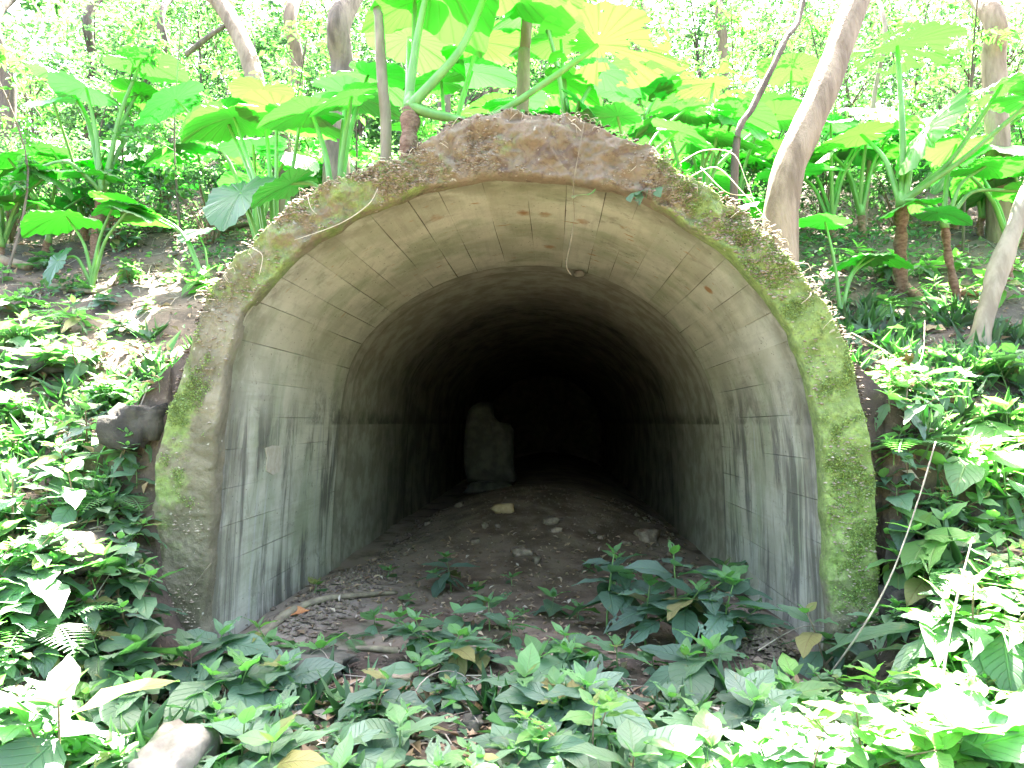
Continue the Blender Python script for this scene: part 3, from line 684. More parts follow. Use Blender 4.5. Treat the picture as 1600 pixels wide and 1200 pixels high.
# ------------------------------------------------------------------ trees
def crown_pts(c, rad, n, clumps, seed, spread=.22):
    g = np.random.default_rng(seed); cc_ = g.normal(size=(clumps, 3)); cc_ /= np.linalg.norm(cc_, axis=1)[:, None]
    cc_ *= g.uniform(.35, 1, (clumps, 1)); cc_ = np.array(c) + cc_ * np.array(rad)
    w = g.uniform(.4, 1.6, clumps); w /= w.sum(); k_ = g.choice(clumps, n, p=w)
    return cc_, cc_[k_] + g.normal(size=(n, 3)) * np.array(rad) * spread
def tree(label, path, r0, r1, m, crown=None, limbs=(), seed=1, ns=12, rough_=.12, name='tree', group=None, cat='tree'):
    P = spline(path, 26); b = P[0]; t = empty(name, b); tag(t, label, cat, group)
    mb = MB(); rr = np.linspace(r0, r1, 26); rr[:3] *= np.array([1.35, 1.15, 1.05]); tube(mb, [q - b for q in P], list(rr), ns, rough_, seed); obj('trunk', mb.mesh('trunk', m), t)
    for lp, a_, b_ in limbs:
        mb = MB(); tube(mb, [q - b for q in spline(lp, 12)], list(np.linspace(a_, b_, 12)), 6, .15, seed); obj('limb', mb.mesh('limb', m), t)
    if crown:
        c, rad, n, cl, sz = crown
        cc_, p = crown_pts(np.array(c) - np.array(b), rad, n, cl, seed); top = P[-1] - b
        for q in cc_[:min(10, cl)]:
            mb = MB(); mid = top.lerp(Vector(q), .5) + Vector((0, 0, .1)); tube(mb, spline([top - Vector((0, 0, .3)), mid, Vector(q)], 8), list(np.linspace(r1 * .6, .008, 8)), 5); obj('limb', mb.mesh('limb', m), t)
        g = np.random.default_rng(seed + 5); cloud('crown', p, g.uniform(.7, 1.3, n) * sz, M['crown'], .45, seed, t, .45, .15)
    return t
def up(px, py, Y, dz=0): return W(px, py, Y)
def base(px, py): q = G(px, py); return Vector((q.x, q.y, q.z - .1))
def crowned(label, path, r0, r1, m, seed, top, rad=(1.9, 1.9, 1.0), n=1500, **kw):
    top = (top[0], top[1] * .55 - .6 if top[1] < 6 else top[1] + 5, top[2] + 4)
    return tree(label, path + [path[-1].lerp(Vector(top), .5) + Vector((0, .2, .3)), Vector(top)], r0, r1, m, (top, rad, int(n * .55), 12, .16), seed=seed, **kw)
crowned('stout pale tree trunk leaning up to the right behind the mossy shoulder of the arch',
        [Vector((W(1205, 345, 1.0).x, 1.0, float(hill_z(W(1205, 345, 1.0).x, 1.0)) - .15)), W(1224, 300, 1.15), W(1255, 210, 1.25), W(1292, 125, 1.4), W(1338, 0, 1.7), W(1400, -200, 2.3)], .135, .10, M['bark'], 2, (5.0, 4.6, 9.6))
crowned('slim straight trunk like a post rising behind the left of the arch', [Vector((W(602, 255, .75).x, .75, float(hill_z(W(602, 255, .75).x, .75)) - .12)), W(603, 200, .78), W(597, 120, .8), W(592, 30, .85), W(590, -80, .95)], .045, .036, M['bark3'], 3, (-1.0, 2.2, 8.6), (1.3, 1.3, .8), 900)
crowned('slim pinkish trunk standing right on top of the arch', [Vector((W(816, 195, 1.2).x, 1.2, float(hill_z(W(816, 195, 1.2).x, 1.2)) - .12)), W(817, 150, 1.2), W(819, 85, 1.25), W(826, 0, 1.3)], .052, .046, M['bark'], 4, (.6, 3.2, 8.8), (1.4, 1.4, .8), 900)
crowned('long thin brown trunk curving down from the upper left to the ground', [Vector((W(448, 250, 5.5).x, 5.5, float(hill_z(W(448, 250, 5.5).x, 5.5)) - .2)), W(440, 215, 5.5), W(405, 150, 5.6), W(385, 80, 5.8), W(348, 10, 6.2), W(300, -60, 6.8)], .15, .12, M['bark'], 5, (-5.2, 9.0, 10.5))
crowned('thick dark trunk wrapped in creeper behind the left elephant ears', [Vector((W(527, 275, 4.4).x, 4.4, float(hill_z(W(527, 275, 4.4).x, 4.4)) - .2)), W(527, 200, 4.4), W(535, 110, 4.5), W(543, 0, 4.6)], .17, .13, M['bark2'], 6, (-1.9, 6.2, 10.2), rough_=.25)
crowned('thin vine-clad trunk slanting right between the arch and the stout leaning tree', [Vector((W(1140, 262, 1.7).x, 1.7, float(hill_z(W(1140, 262, 1.7).x, 1.7)) - .1)), W(1150, 232, 1.75), W(1178, 165, 1.9), W(1226, 65, 2.1), W(1265, -40, 2.5)], .035, .025, M['bark2'], 7, (3.9, 4.0, 8.2), (1.2, 1.2, .7), 700, rough_=.3)
crowned('brown upright trunk at the upper right beyond the elephant ears', [Vector((W(1560, 330, 4.6).x, 4.6, float(hill_z(W(1560, 330, 4.6).x, 4.6)) - .2)), W(1560, 250, 4.6), W(1552, 100, 4.7), W(1535, 0, 4.8)], .14, .12, M['bark'], 8, (6.6, 6.4, 10.0))
b8 = base(1520, 548)
crowned('grey leaning trunk with peeling bark rising from bare soil at the right edge', [b8, W(1540, 490, b8.y + .02), W(1566, 410, b8.y + .1), W(1600, 310, b8.y + .25), W(1660, 120, b8.y + .7)], .085, .06, M['bark3'], 9, (5.6, 5.4, 8.9), (1.5, 1.5, .8), 900, rough_=.3)
for q, (bx, by, Y, tx, r_, mm, lb) in enumerate([(262, 235, 8, 262, .07, 'bark2', 'slender dark trunk far up the slope left of the long curving trunk'), (455, 230, 7.5, 462, .12, 'bark', 'grey trunk far behind between the curving and the creeper-clad trunks'),
        (690, 200, 6, 688, .10, 'bark2', 'dark trunk deep in shade behind the big elephant ear on the arch'), (8, 260, 7, 4, .14, 'bark2', 'dark trunk at the very left edge among shrubs'),
        (1345, 330, 5, 1372, .03, 'bark3', 'thin bare upright pole right of the stout leaning tree'), (775, 190, 9, 760, .12, 'bark', 'distant straight trunk behind the crown of the arch'), (985, 210, 9, 1000, .11, 'bark', 'distant pale trunk behind the right of the crown'),
        (130, 240, 10, 150, .10, 'bark2', 'distant trunk behind the far left elephant ears'), (1130, 230, 9, 1120, .10, 'bark', 'distant washed-out trunk left of the stout leaning tree')]):
    x0 = W(bx, by, Y).x
    crowned(lb, [Vector((x0, Y, float(hill_z(x0, Y)) - .2)), W((bx + tx) / 2 + 6, by * .5, Y), W(tx, 0, Y + .1)], r_, r_ * .8, M[mm], 20 + q, (W(tx, 0, Y).x + .4, Y + 1.5, W(tx, 0, Y).z + 2.6), (1.9, 1.9, 1.3), 1700)
# a fallen branch reaching across behind the left elephant ears
strand('fallen_branch', [W(290, 86, 6), W(320, 62, 6), W(352, 40, 6)], .05, .03, M['bark2'], 'dark bare branch slanting beside the long curving trunk', 'branch')
strand('fallen_branch', [W(610, 60, 3), W(650, 92, 3), W(690, 110, 3.2)], .02, .012, M['bark2'], 'thin dark branch behind the post-like trunk', 'branch')

# fine-leaved understory trees and shrubs on the slope
und = []
def understory(label, x, y, h, rad, n, sz, seed):
    n = int(n)
    z = float(hill_z(x, y)) - .1; t = empty('understory_tree', (x, y, z)); tag(t, label, 'tree', 'fine-leaved trees on the slope')
    g = random.Random(seed); mb = MB(); lean = Vector((g.uniform(-.5, .5), g.uniform(-.4, .2), 0))
    P = [Vector((0, 0, h * t_)) + lean * t_ * t_ * h * .35 for t_ in np.linspace(0, 1, 10)]
    tube(mb, P, list(np.linspace(.045, .012, 10)), 6, .2, seed); obj('trunk', mb.mesh('trunk', M['bark2']), t)
    cc_, p = crown_pts((P[-1].x * .8, P[-1].y * .8, h * .66), (rad, rad, h * .36), n, 26, seed, .11)
    mb = MB()
    for q in cc_:
        s_ = P[min(9, max(2, int(9 * min(1, q[2] / h) * .8)))]; tube(mb, spline([s_, (Vector(s_) + Vector(q)) * .5 + Vector((0, 0, .08)), Vector(q)], 6), list(np.linspace(.014, .004, 6)), 4)
    obj('limb', mb.mesh('limb', M['bark2']), t)
    gg = np.random.default_rng(seed); cloud('crown', p, gg.uniform(.6, 1.4, n) * sz, M['crown'], .4, seed, t, .42, .25)
spots = [(60, 7.5, 3.2), (150, 8.5, 4.2), (215, 7, 3.0), (320, 9, 4.6), (400, 7.5, 3.4), (480, 10, 4.6), (570, 8, 3.8), (650, 9.5, 4.4), (720, 7, 3.4), (790, 10.5, 4.8), (880, 8, 3.8), (960, 10, 4.2), (1030, 7.5, 3.2),
         (1100, 9, 4.4), (1180, 6.5, 3.0), (1250, 9.5, 4.6), (1330, 7.5, 3.6), (1420, 9, 4.4), (1500, 7, 3.4), (1580, 8.5, 4.0), (-60, 8, 4), (1680, 8, 4), (270, 12, 5.5), (610, 12.5, 5.5), (1080, 12.5, 5.5), (1470, 12, 5.5)]
near = ['the left edge', 'the far left elephant ears', 'the tallest left elephant ear', 'the slender dark trunk', 'the curving trunk', 'the grey far trunk', 'the creeper-clad trunk', 'the post-like trunk', 'the big elephant ear on the arch', 'the pinkish trunk',
        'the crown of the arch', 'the leaf riddled with light', 'the right shoulder of the arch', 'the thin vine-clad trunk', 'the gap left of the leaning tree', 'the stout leaning tree', 'the thin bare pole', 'the tall right elephant ear', 'the white sunlit leaf', 'the upper right trunk',
        'the left edge, half cut off', 'the right edge, half cut off', 'the curving trunk, farthest back', 'the post-like trunk, farthest back', 'the right shoulder, farthest back', 'the white sunlit leaf, farthest back']
for q, ((px, Y, h), nn) in enumerate(zip(spots, near)):
    understory(f'{"tall" if h > 4 else "low"} fine-leaved tree on the slope behind {nn}', W(px, 100, Y + 1.6).x, Y + 1.6, h, .95 + .08 * Y, (1000 if Y < 9 else 1900) * (1.5 if px < 560 else 1), .085 + .004 * Y, 60 + q)
# low shrubs between the elephant ears
def shrub(label, px, Y, h, rad, n, sz, seed):
    x = W(px, 200, Y).x; z = float(hill_z(x, Y)) - .05; t = empty('shrub', (x, Y, z)); tag(t, label, 'shrub', 'shrubs on the slope')
    cc_, p = crown_pts((0, 0, h * .62), (rad, rad * .8, h * .4), n, 16, seed, .2); mb = MB()
    for q in cc_: tube(mb, spline([Vector((q[0] * .1, q[1] * .1, 0)), Vector((q[0] * .45, q[1] * .45, q[2] * .6)), Vector(q)], 7), list(np.linspace(.014, .003, 7)), 4)
    obj('stem', mb.mesh('stem', M['woody']), t); gg = np.random.default_rng(seed); cloud('foliage', p, gg.uniform(.6, 1.4, n) * sz, M['crown'], .5, seed, t, .45, .2)
for q, (px, Y, h, lb) in enumerate([(20, 5.4, 1.5, 'at the left edge behind the stalks in shade'), (95, 6.0, 1.7, 'between the far left elephant ears'), (185, 5.2, 1.2, 'behind the tallest left elephant ear'), (260, 6.2, 1.8, 'under the slender dark trunk'), (335, 5.0, 1.2, 'left of the curving trunk'),
        (395, 6.6, 1.6, 'right of the curving trunk'), (490, 5.6, 1.5, 'left of the creeper-clad trunk'), (565, 5.2, 1.3, 'right of the creeper-clad trunk'), (625, 4.6, 1.3, 'behind the shaggy red-brown stem'), (735, 5.2, 1.6, 'left of the pinkish trunk'), (870, 4.6, 1.4, 'behind the crown of the arch'),
        (960, 5.6, 1.6, 'above the right of the crown'), (1090, 6.2, 1.7, 'left of the vine-clad trunk'), (1180, 5.0, 1.3, 'left of the stout leaning tree'), (1290, 5.6, 1.5, 'right of the stout leaning tree'), (1400, 5.6, 1.4, 'behind the bent brown stem'), (1500, 6.0, 1.6, 'left of the upper right trunk'), (1600, 5.4, 1.4, 'at the right edge')]):
    shrub(f'dense small-leaved shrub {lb}', px, Y, h, .75, 1300, .085, 700 + q)
for q in range(26):
    px = -40 + q * 66 + rnd.uniform(-20, 20); Y = rnd.uniform(3.2, 7.5)
    x0 = W(px, 150, Y).x; z0 = float(hill_z(x0, Y)) - .1; h = rnd.uniform(2.2, 4.2); t = empty('sapling', (x0, Y, z0)); side = near[min(19, max(0, int((px + 40) / 84)))]
    tag(t, f'{rnd.choice(("thin bent", "spindly", "bare-stemmed", "slender straight"))} sapling near {side}, {("front", "middle", "back")[int((Y - 3.2) / 1.5) if Y < 7.5 else 2]} row', 'sapling', 'saplings on the slope')
    P = spline([Vector((0, 0, 0)), Vector((rnd.uniform(-.2, .2), rnd.uniform(-.2, .2), h * .5)), Vector((rnd.uniform(-.7, .7), rnd.uniform(-.5, .2), h))], 14); mb = MB(); tube(mb, P, list(np.linspace(.02, .006, 14)), 5, .2, q); br = []
    for b_ in range(7):
        o_ = P[5 + b_ % 9]; e = o_ + Vector((rnd.uniform(-.7, .7), rnd.uniform(-.5, .5), rnd.uniform(-.1, .35))); B_ = spline([o_, (o_ + e) * .5 + Vector((0, 0, .1)), e], 8); tube(mb, B_, list(np.linspace(.006, .002, 8)), 4); br += B_[2:] * 5
    obj('stem', mb.mesh('stem', M['bark2']), t); br = np.array([tuple(v) for v in br]); br += np.random.default_rng(q).normal(size=br.shape) * .05
    cloud('foliage', br, np.random.default_rng(q).uniform(.07, .16, len(br)), M['sap'], .5, 900 + q, t, .45, .5)
# far wood
n = 66000; g = np.random.default_rng(5); cx = g.uniform(-22, 22, 700); cx = np.where(g.uniform(0, 1, 700) < .35, -np.abs(cx), cx); cy = g.uniform(13, 26, 700); cz = hill_z(cx, cy) + np.abs(g.normal(0, 3.6, 700)) + .2
k_ = g.integers(0, 700, n); p = np.stack([cx, cy, cz], -1)[k_] + g.normal(size=(n, 3)) * np.array([.5, .5, .32])
tag(cloud('far_wood', p, g.uniform(.14, .34, n) * np.where(g.uniform(0, 1, 700) < .25, 1.8, 1)[k_], M['crown'], .4, 5), kind='stuff')

n = 15000; cx = g.uniform(-20, 20, 320); cy = g.uniform(-17, -9, 320); cz = np.abs(g.normal(0, 5.5, 320)) + .4; k_ = g.integers(0, 320, n)
tag(cloud('far_wood', np.stack([cx, cy, cz], -1)[k_] + g.normal(size=(n, 3)) * np.array([.9, .9, .7]), g.uniform(.25, .5, n), M['crown'], .4, 15), kind='stuff')   # the wood goes on down the slope, behind the photographer
# ------------------------------------------------------------------ elephant ears
def ear(name, m, droop=.5, wav=.5, seed=0, holes=0.0, nt=56, nr_=6):
    g = np.random.default_rng(seed)
    ang = np.radians([0, 12, 35, 65, 95, 125, 148, 166, 176, 180]); rr = np.array([.74, .66, .56, .50, .48, .49, .48, .42, .32, .2])
    V, UV = [(0, 0, 0)], [(.5, 0)]
    for j in range(1, nr_ + 1):
        for i_ in range(nt + 1):
            th = -math.pi + 2 * math.pi * i_ / nt; r_ = np.interp(abs(th), ang, rr)
            r_ *= 1 + .018 * math.sin(th * 9 + seed) + .012 * math.sin(th * 23 + seed * 2)
            q = j / nr_; x_, y_ = r_ * q * math.cos(th), r_ * q * math.sin(th)
            z_ = -droop * (x_ * x_ * .55 + y_ * y_ * .5) + .10 * abs(y_) + wav * (.020 * math.sin(th * 22) * q ** 1.5 + .03 * math.sin(th * 5 + seed) * q * q)
            V.append((x_, y_, z_)); UV.append(((th + math.pi) / (2 * math.pi), q))
    k_ = nt + 1; f = [(0, 1 + i_, 2 + i_) for i_ in range(nt)]
    f += [(1 + (j - 1) * k_ + i_, 1 + j * k_ + i_, 2 + j * k_ + i_, 2 + (j - 1) * k_ + i_) for j in range(1, nr_) for i_ in range(nt)]
    if holes:
        keep = []
        for q in f:
            c = np.mean([V[w] for w in q], axis=0)
            if fbm(c[:1] * 11 + seed, c[1:2] * 11, 0, 2, 77)[0] < .55 - holes or np.hypot(c[0], c[1]) < .12: keep.append(q)
        f = keep
    return mesh(name, V, f, m, True, UV)
EARS = [ear('ear', M['palm'], .5, .6, 1), ear('ear', M['palm'], .9, .9, 2), ear('ear', M['palm2'], .6, .7, 3), ear('ear', M['palm'], 1.2, .7, 4), ear('ear', M['palm2'], .3, 1.0, 5)]
EARH = [ear('ear', M['palm'], .6, .7, 6, .25, 90, 18), ear('ear', M['palm'], .8, .7, 7, .12, 80, 16)]
def petiole(t, b, p0, p1, sag, r0, r1):
    d = p1 - p0; mid = p0 + d * .5 + sag
    mb = MB(); P = spline([p0, p0 + d * .22 + sag * .55, mid, p1 - d * .12 + sag * .3, p1], 16); tube(mb, [q - b for q in P], list(np.linspace(r0, r1, 16)), 7, cap=False)
    obj('petiole', mb.mesh('petiole', M['petiole']), t)
def elephant_ear(label, gp, top, leaves, r_st=.05, seed=0, group='elephant ear plants'):
    """leaves: (attachment point, size, tip azimuth deg, tip elevation deg, roll deg, leaf mesh index, sag)"""
    g = random.Random(seed); t = empty('elephant_ear', gp); tag(t, label, 'elephant ear plant', group)
    if (top - gp).length > .12:
        mb = MB(); P = spline([gp - Vector((0, 0, .08)), gp.lerp(top, .5) + Vector((g.uniform(-.03, .03), 0, 0)), top], 14); tube(mb, [q - gp for q in P], [r_st * (1 + .18 * math.sin(i_ * 1.9)) for i_ in range(14)], 10, .25, seed); obj('stem', mb.mesh('stem', M['caudex']), t)
        mb = MB(); tube(mb, [top - gp + Vector((0, 0, -.03)), top - gp + Vector((0, 0, .06)), top - gp + Vector((0, 0, .13))], [r_st * 1.05, r_st * .9, r_st * .45], 10); obj('sheath', mb.mesh('sheath', M['petiole']), t)
    for at, size, az, el, roll, ix, sag in leaves:
        p0 = top + Vector((g.uniform(-1, 1), g.uniform(-1, 1), .3)) * r_st * .5
        rb = min(r_st * .55, .012 + .016 * size + .006 * (at - top).length)
        petiole(t, gp, p0, at, sag if sag is not None else Vector(((top - at).x * .12, (top - at).y * .12, .16 * abs((at - top).x) + .05)), rb * 1.25, rb * .5)
        me = EARH[ix - 10] if ix >= 10 else EARS[ix]
        obj('leaf', me, t, Matrix.Translation(-gp) @ leaf_frame(at, R(az), R(el), R(roll), size * 1.22))
    return t
def H(px, py, Y): return W(px, py, Y)
Vz = lambda x=0, y=0, z=0: Vector((x, y, z))
ga = G(148, 402); YA = ga.y
elephant_ear('tall elephant ear plant with brown stem and glowing leaves high on the left slope', ga, H(160, 300, YA), [
    (H(221, 96, YA), .80, 60, 4, 0, 0, None), (H(134, 137, YA - .1), .72, 150, 14, 10, 2, None), (H(88, 112, YA + .3), .6, 150, 20, 0, 2, None), (H(214, 148, YA + .3), .62, 30, -8, -8, 0, None),
    (H(42, 270, YA - .5), .55, 195, -28, 0, 3, Vz(.0, 0, .28)), (H(166, 272, YA - .3), .42, -10, -6, 0, 1, None), (H(262, 172, YA + .5), .5, 10, -14, 0, 0, None)], .06, 1)
gb = G(143, 458); YB = gb.y
elephant_ear('young elephant ear with a pale sunlit leaf low on the left slope', gb, gb + Vz(0, 0, .05), [(H(103, 338, YB), .62, 175, -4, 0, 1, None), (H(182, 312, YB), .5, 20, -6, 0, 0, None), (H(90, 408, YB - .1), .36, -120, -66, 0, 4, Vz(0, 0, .2)), (H(200, 330, YB - .1), .4, -20, -14, 0, 2, None)], .035, 2)
gb2 = G(322, 455); YC = gb2.y
elephant_ear('elephant ear whose bare stalks lean left beside the broken left shoulder of the arch', gb2, gb2 + Vz(0, 0, .04), [(H(205, 322, YC + .1), .48, 185, 4, 0, 1, None), (H(236, 340, YC + .2), .45, 170, 6, 8, 0, None)], .03, 3)
gb3 = G(327, 440)
elephant_ear('small elephant ear with one white triangular leaf beside the left shoulder of the arch', gb3, gb3 + Vz(0, 0, .04), [(H(308, 362, gb3.y), .34, -100, -30, 0, 4, None)], .02, 4)
gc = Vector((W(432, 335, 1.3).x, 1.3, 0)); gc.z = float(hill_z(gc.x, gc.y)); YD = 1.4
elephant_ear('elephant ear with a big white sunlit leaf hanging beside the left of the arch', gc, gc + Vz(0, 0, .1), [(H(432, 172, YD + .2), .62, 40, -4, 0, 0, None), (H(366, 184, YD + .4), .58, 175, -3, 0, 1, None), (H(470, 186, YD), .5, 0, -12, 0, 0, None),
    (H(376, 302, YD - .1), .52, -95, -48, 6, 4, Vz(0, 0, .22)), (H(348, 176, YD + .6), .5, 190, -18, 0, 2, None), (H(410, 140, YD + .6), .5, 120, 2, 0, 0, None)], .04, 5)
gd = Vector((W(527, 278, 1.0).x, 1.0, 0)); gd.z = float(hill_z(gd.x, gd.y))
elephant_ear('elephant ear growing just behind the upper left rim of the arch', gd, gd + Vz(0, 0, .12), [(H(541, 146, 1.5), .55, 20, -6, 0, 2, None), (H(575, 118, 1.8), .6, 60, 4, 0, 2, None), (H(486, 175, 1.1), .48, 190, -10, 0, 0, None), (H(550, 150, .9), .42, -150, -25, 0, 0, None), (H(455, 288, .9), .4, -170, -25, 0, 4, Vz(0, 0, .15))], .045, 6)
ge = Vector((W(638, 238, .55).x, .55, 0)); ge.z = float(hill_z(ge.x, ge.y)); te = H(642, 172, .6)
elephant_ear('largest elephant ear, shaggy red-brown stem on top of the arch and thick curving stalks', ge, te, [
    (H(648, 2, 1.0), .52, 175, -16, 0, 0, Vz(.02, 0, .02)), (H(678, -60, .7), .8, 60, -20, 0, 1, Vz(-.02, 0, 0)), (H(770, -40, .7), .9, 0, -15, 0, 0, Vz(.08, 0, -.05)),
    (H(934, 70, .55), .74, -12, -8, -12, 10, Vz(-.1, 0, -.30)), (H(640, 60, 1.8), .7, 40, -10, 0, 0, None)], .062, 7)
gf = Vector((W(700, 195, 1.6).x, 1.6, 0)); gf.z = float(hill_z(gf.x, gf.y))
elephant_ear('elephant ear with flat lit leaves just right of the shaggy red-brown stem', gf, gf + Vz(0, 0, .1), [(H(748, 66, 1.7), .62, 20, 6, 0, 0, None), (H(738, 112, 2.2), .5, 10, 0, 0, 2, None), (H(690, 128, 2.0), .4, 190, -5, 0, 0, None)], .04, 8)
gg_ = Vector((W(890, 190, 1.3).x, 1.3, 0)); gg_.z = float(hill_z(gg_.x, gg_.y))
elephant_ear('elephant ear behind the crown of the arch with overlapping green leaves', gg_, gg_ + Vz(0, 0, .08), [(H(846, 8, 1.3), .55, 200, -20, 0, 2, None), (H(876, 62, 1.6), .55, 200, -14, 0, 0, None), (H(938, 112, 1.5), .46, -5, -22, 0, 2, None), (H(882, 130, 1.5), .4, 20, -16, 0, 0, None), (H(905, 158, 1.2), .3, -20, -40, 0, 2, None)], .04, 9)
gh = Vector((W(985, 222, 1.5).x, 1.5, 0)); gh.z = float(hill_z(gh.x, gh.y))
elephant_ear('elephant ear with one flat white leaf just over the right of the arch', gh, gh + Vz(0, 0, .05), [(H(965, 182, 1.3), .42, 175, 2, 0, 4, None), (H(1074, 170, 2.0), .55, 150, 0, 0, 11, None), (H(1060, 205, 1.5), .42, -20, -25, 0, 0, None)], .035, 10)
gi = Vector((W(1085, 270, 2.2).x, 2.2, 0)); gi.z = float(hill_z(gi.x, gi.y))
elephant_ear('elephant ear with a leaf full of light spots left of the thin vine-clad trunk', gi, gi + Vz(0, 0, .1), [(H(1115, 130, 2.5), .7, 170, 4, 0, 10, None), (H(1150, 175, 2.3), .5, 10, -10, 0, 0, None), (H(1040, 190, 2.4), .5, 190, -12, 0, 2, None), (H(1120, 215, 2.0), .45, -30, -15, 0, 0, None)], .04, 11)
gj = G(1314, 498); YJ = gj.y
elephant_ear('young elephant ear with yellow-green leaf beside the mossy right shoulder of the arch', gj, gj + Vz(0, 0, .03), [(H(1289, 346, YJ), .42, 168, 8, 0, 0, None), (H(1352, 402, YJ + .1), .44, 170, -2, 0, 1, None), (H(1372, 400, YJ + .15), .36, -5, -6, 0, 1, None)], .03, 12)
gk = G(1410, 452); YK = gk.y - .4
elephant_ear('tall elephant ear on a bent brown stem under the huge white leaf at upper right', gk, H(1410, 318, YK), [
    (H(1402, 72, YK), .86, 15, 6, 0, 10, Vz(.02, 0, 0)), (H(1445, 205, YK - .2), .78, 52, 44, -40, 1, None), (H(1566, 132, YK - .3), .7, 20, 12, 0, 11, Vz(.02, 0, -.12)), (H(1345, 210, YK + .5), .55, 175, -8, 0, 0, None),
    (H(1620, 150, YK - .5), .6, 0, -10, 0, 0, Vz(0, 0, -.05)), (H(1465, 332, YK - .3), .36, 0, -10, 0, 2, None)], .06, 13)
gl = G(1500, 470); YL = gl.y - .2
elephant_ear('elephant ear on a thin curved pinkish stem before the grey leaning trunk', gl, H(1476, 352, YL), [(H(1430, 318, YL), .4, 175, -6, 0, 1, None), (H(1540, 260, YL), .5, 10, 0, 0, 0, None), (H(1495, 225, YL + .3), .5, 80, 0, 0, 0, None), (H(1600, 300, YL), .45, 0, -14, 0, 0, None)], .04, 14)
# the rest of the stand
stand = [(10, 260, 4.3, 'at the left edge, stalks in shade'), (75, 250, 4.8, 'behind the far left one'), (330, 225, 5.4, 'before the curving trunk'), 
         (590, 215, 3.4, 'behind the post-like trunk'), (640, 205, 4.2, 'behind the shaggy brown stem'), (770, 195, 3.6, 'behind the pinkish trunk'), (830, 190, 2.8, 'just right of the pinkish trunk'),
         (1010, 225, 4.2, 'far behind the white flat leaf'), (1090, 235, 5.0, 'far behind the vine-clad trunk'), (1180, 270, 3.4, 'left of the stout leaning tree'), 
         (1305, 305, 4.6, 'second from the foot of the stout leaning tree'), (1350, 300, 4.6, 'beside the thin bare pole'), (1530, 300, 4.8, 'below the upper right trunk'), (1590, 290, 4.4, 'at the right edge behind the grey trunk'),
         (540, 225, 5.6, 'far back beside the creeper-clad trunk'), (190, 230, 6.0, 'far back on the left slope'), (905, 200, 5.4, 'far back over the crown'), (1410, 280, 6.2, 'far back under the huge white leaf'),
         (965, 205, 3.4, 'very tall, above the right of the crown'), (1045, 235, 3.0, 'very tall, over the spotted leaf'), (1140, 255, 4.6, 'very tall, left of the vine-clad trunk'), (1235, 300, 5.2, 'very tall, behind the stout leaning tree'), (1490, 300, 5.2, 'very tall, left of the upper right trunk'), (1570, 300, 3.2, 'very tall, behind the top of the grey trunk'),
         (400, 240, 4.2, 'very tall, over the white hanging leaf'), (140, 250, 5.4, 'very tall, over the far left shrubs'), (40, 200, 7.2, 'high on the slope at the left edge'), (230, 200, 7.6, 'high on the slope under the slender dark trunk'), (380, 200, 7.4, 'high on the slope right of the curving trunk'), (510, 200, 7.8, 'high on the slope left of the creeper-clad trunk'), (700, 190, 7.4, 'high on the slope behind the shaggy brown stem'),
         (860, 190, 7.6, 'high on the slope behind the crown'), (1000, 190, 7.4, 'high on the slope over the white flat leaf'), (1110, 200, 7.8, 'high on the slope behind the vine-clad trunk'), (1200, 220, 7.0, 'high on the slope left of the stout leaning tree'), (1330, 220, 7.4, 'high on the slope right of the stout leaning tree'), (1440, 220, 7.6, 'high on the slope behind the huge white leaf'), (1560, 220, 7.2, 'high on the slope behind the upper right trunk')]
for q, (px, py, Y, pl) in enumerate(stand):
    g = random.Random(300 + q); x0 = W(px, py, Y).x; gp = Vector((x0, Y, float(hill_z(x0, Y)))); sh = g.uniform(.02, .35); top = gp + Vz(g.uniform(-.08, .08), 0, sh); lv = []
    a0 = g.uniform(0, 360); nl_ = g.randint(4, 6)
    for i_ in range(nl_):
        az = a0 + i_ * 360 / nl_ + g.uniform(-25, 25); ln = g.uniform(.75, 1.35) * (1.55 if pl.startswith('very tall') else 1); out = g.uniform(.25, .6) * ln
        at = top + Vz(math.cos(R(az)) * out, math.sin(R(az)) * out * .8, ln * g.uniform(.65, .95))
        lv.append((at, g.uniform(.42, .72), az, g.uniform(-32, 4), g.uniform(-12, 12), g.choice([0, 1, 2, 2, 0, 4, 11] if px > 1000 else [0, 1, 2, 2, 4, 3, 0]), None))
    elephant_ear(f'{"very tall" if pl.startswith("very") else "leafy"} elephant ear plant {pl.replace("very tall, ", "")}', gp, top, lv, .045, 400 + q)

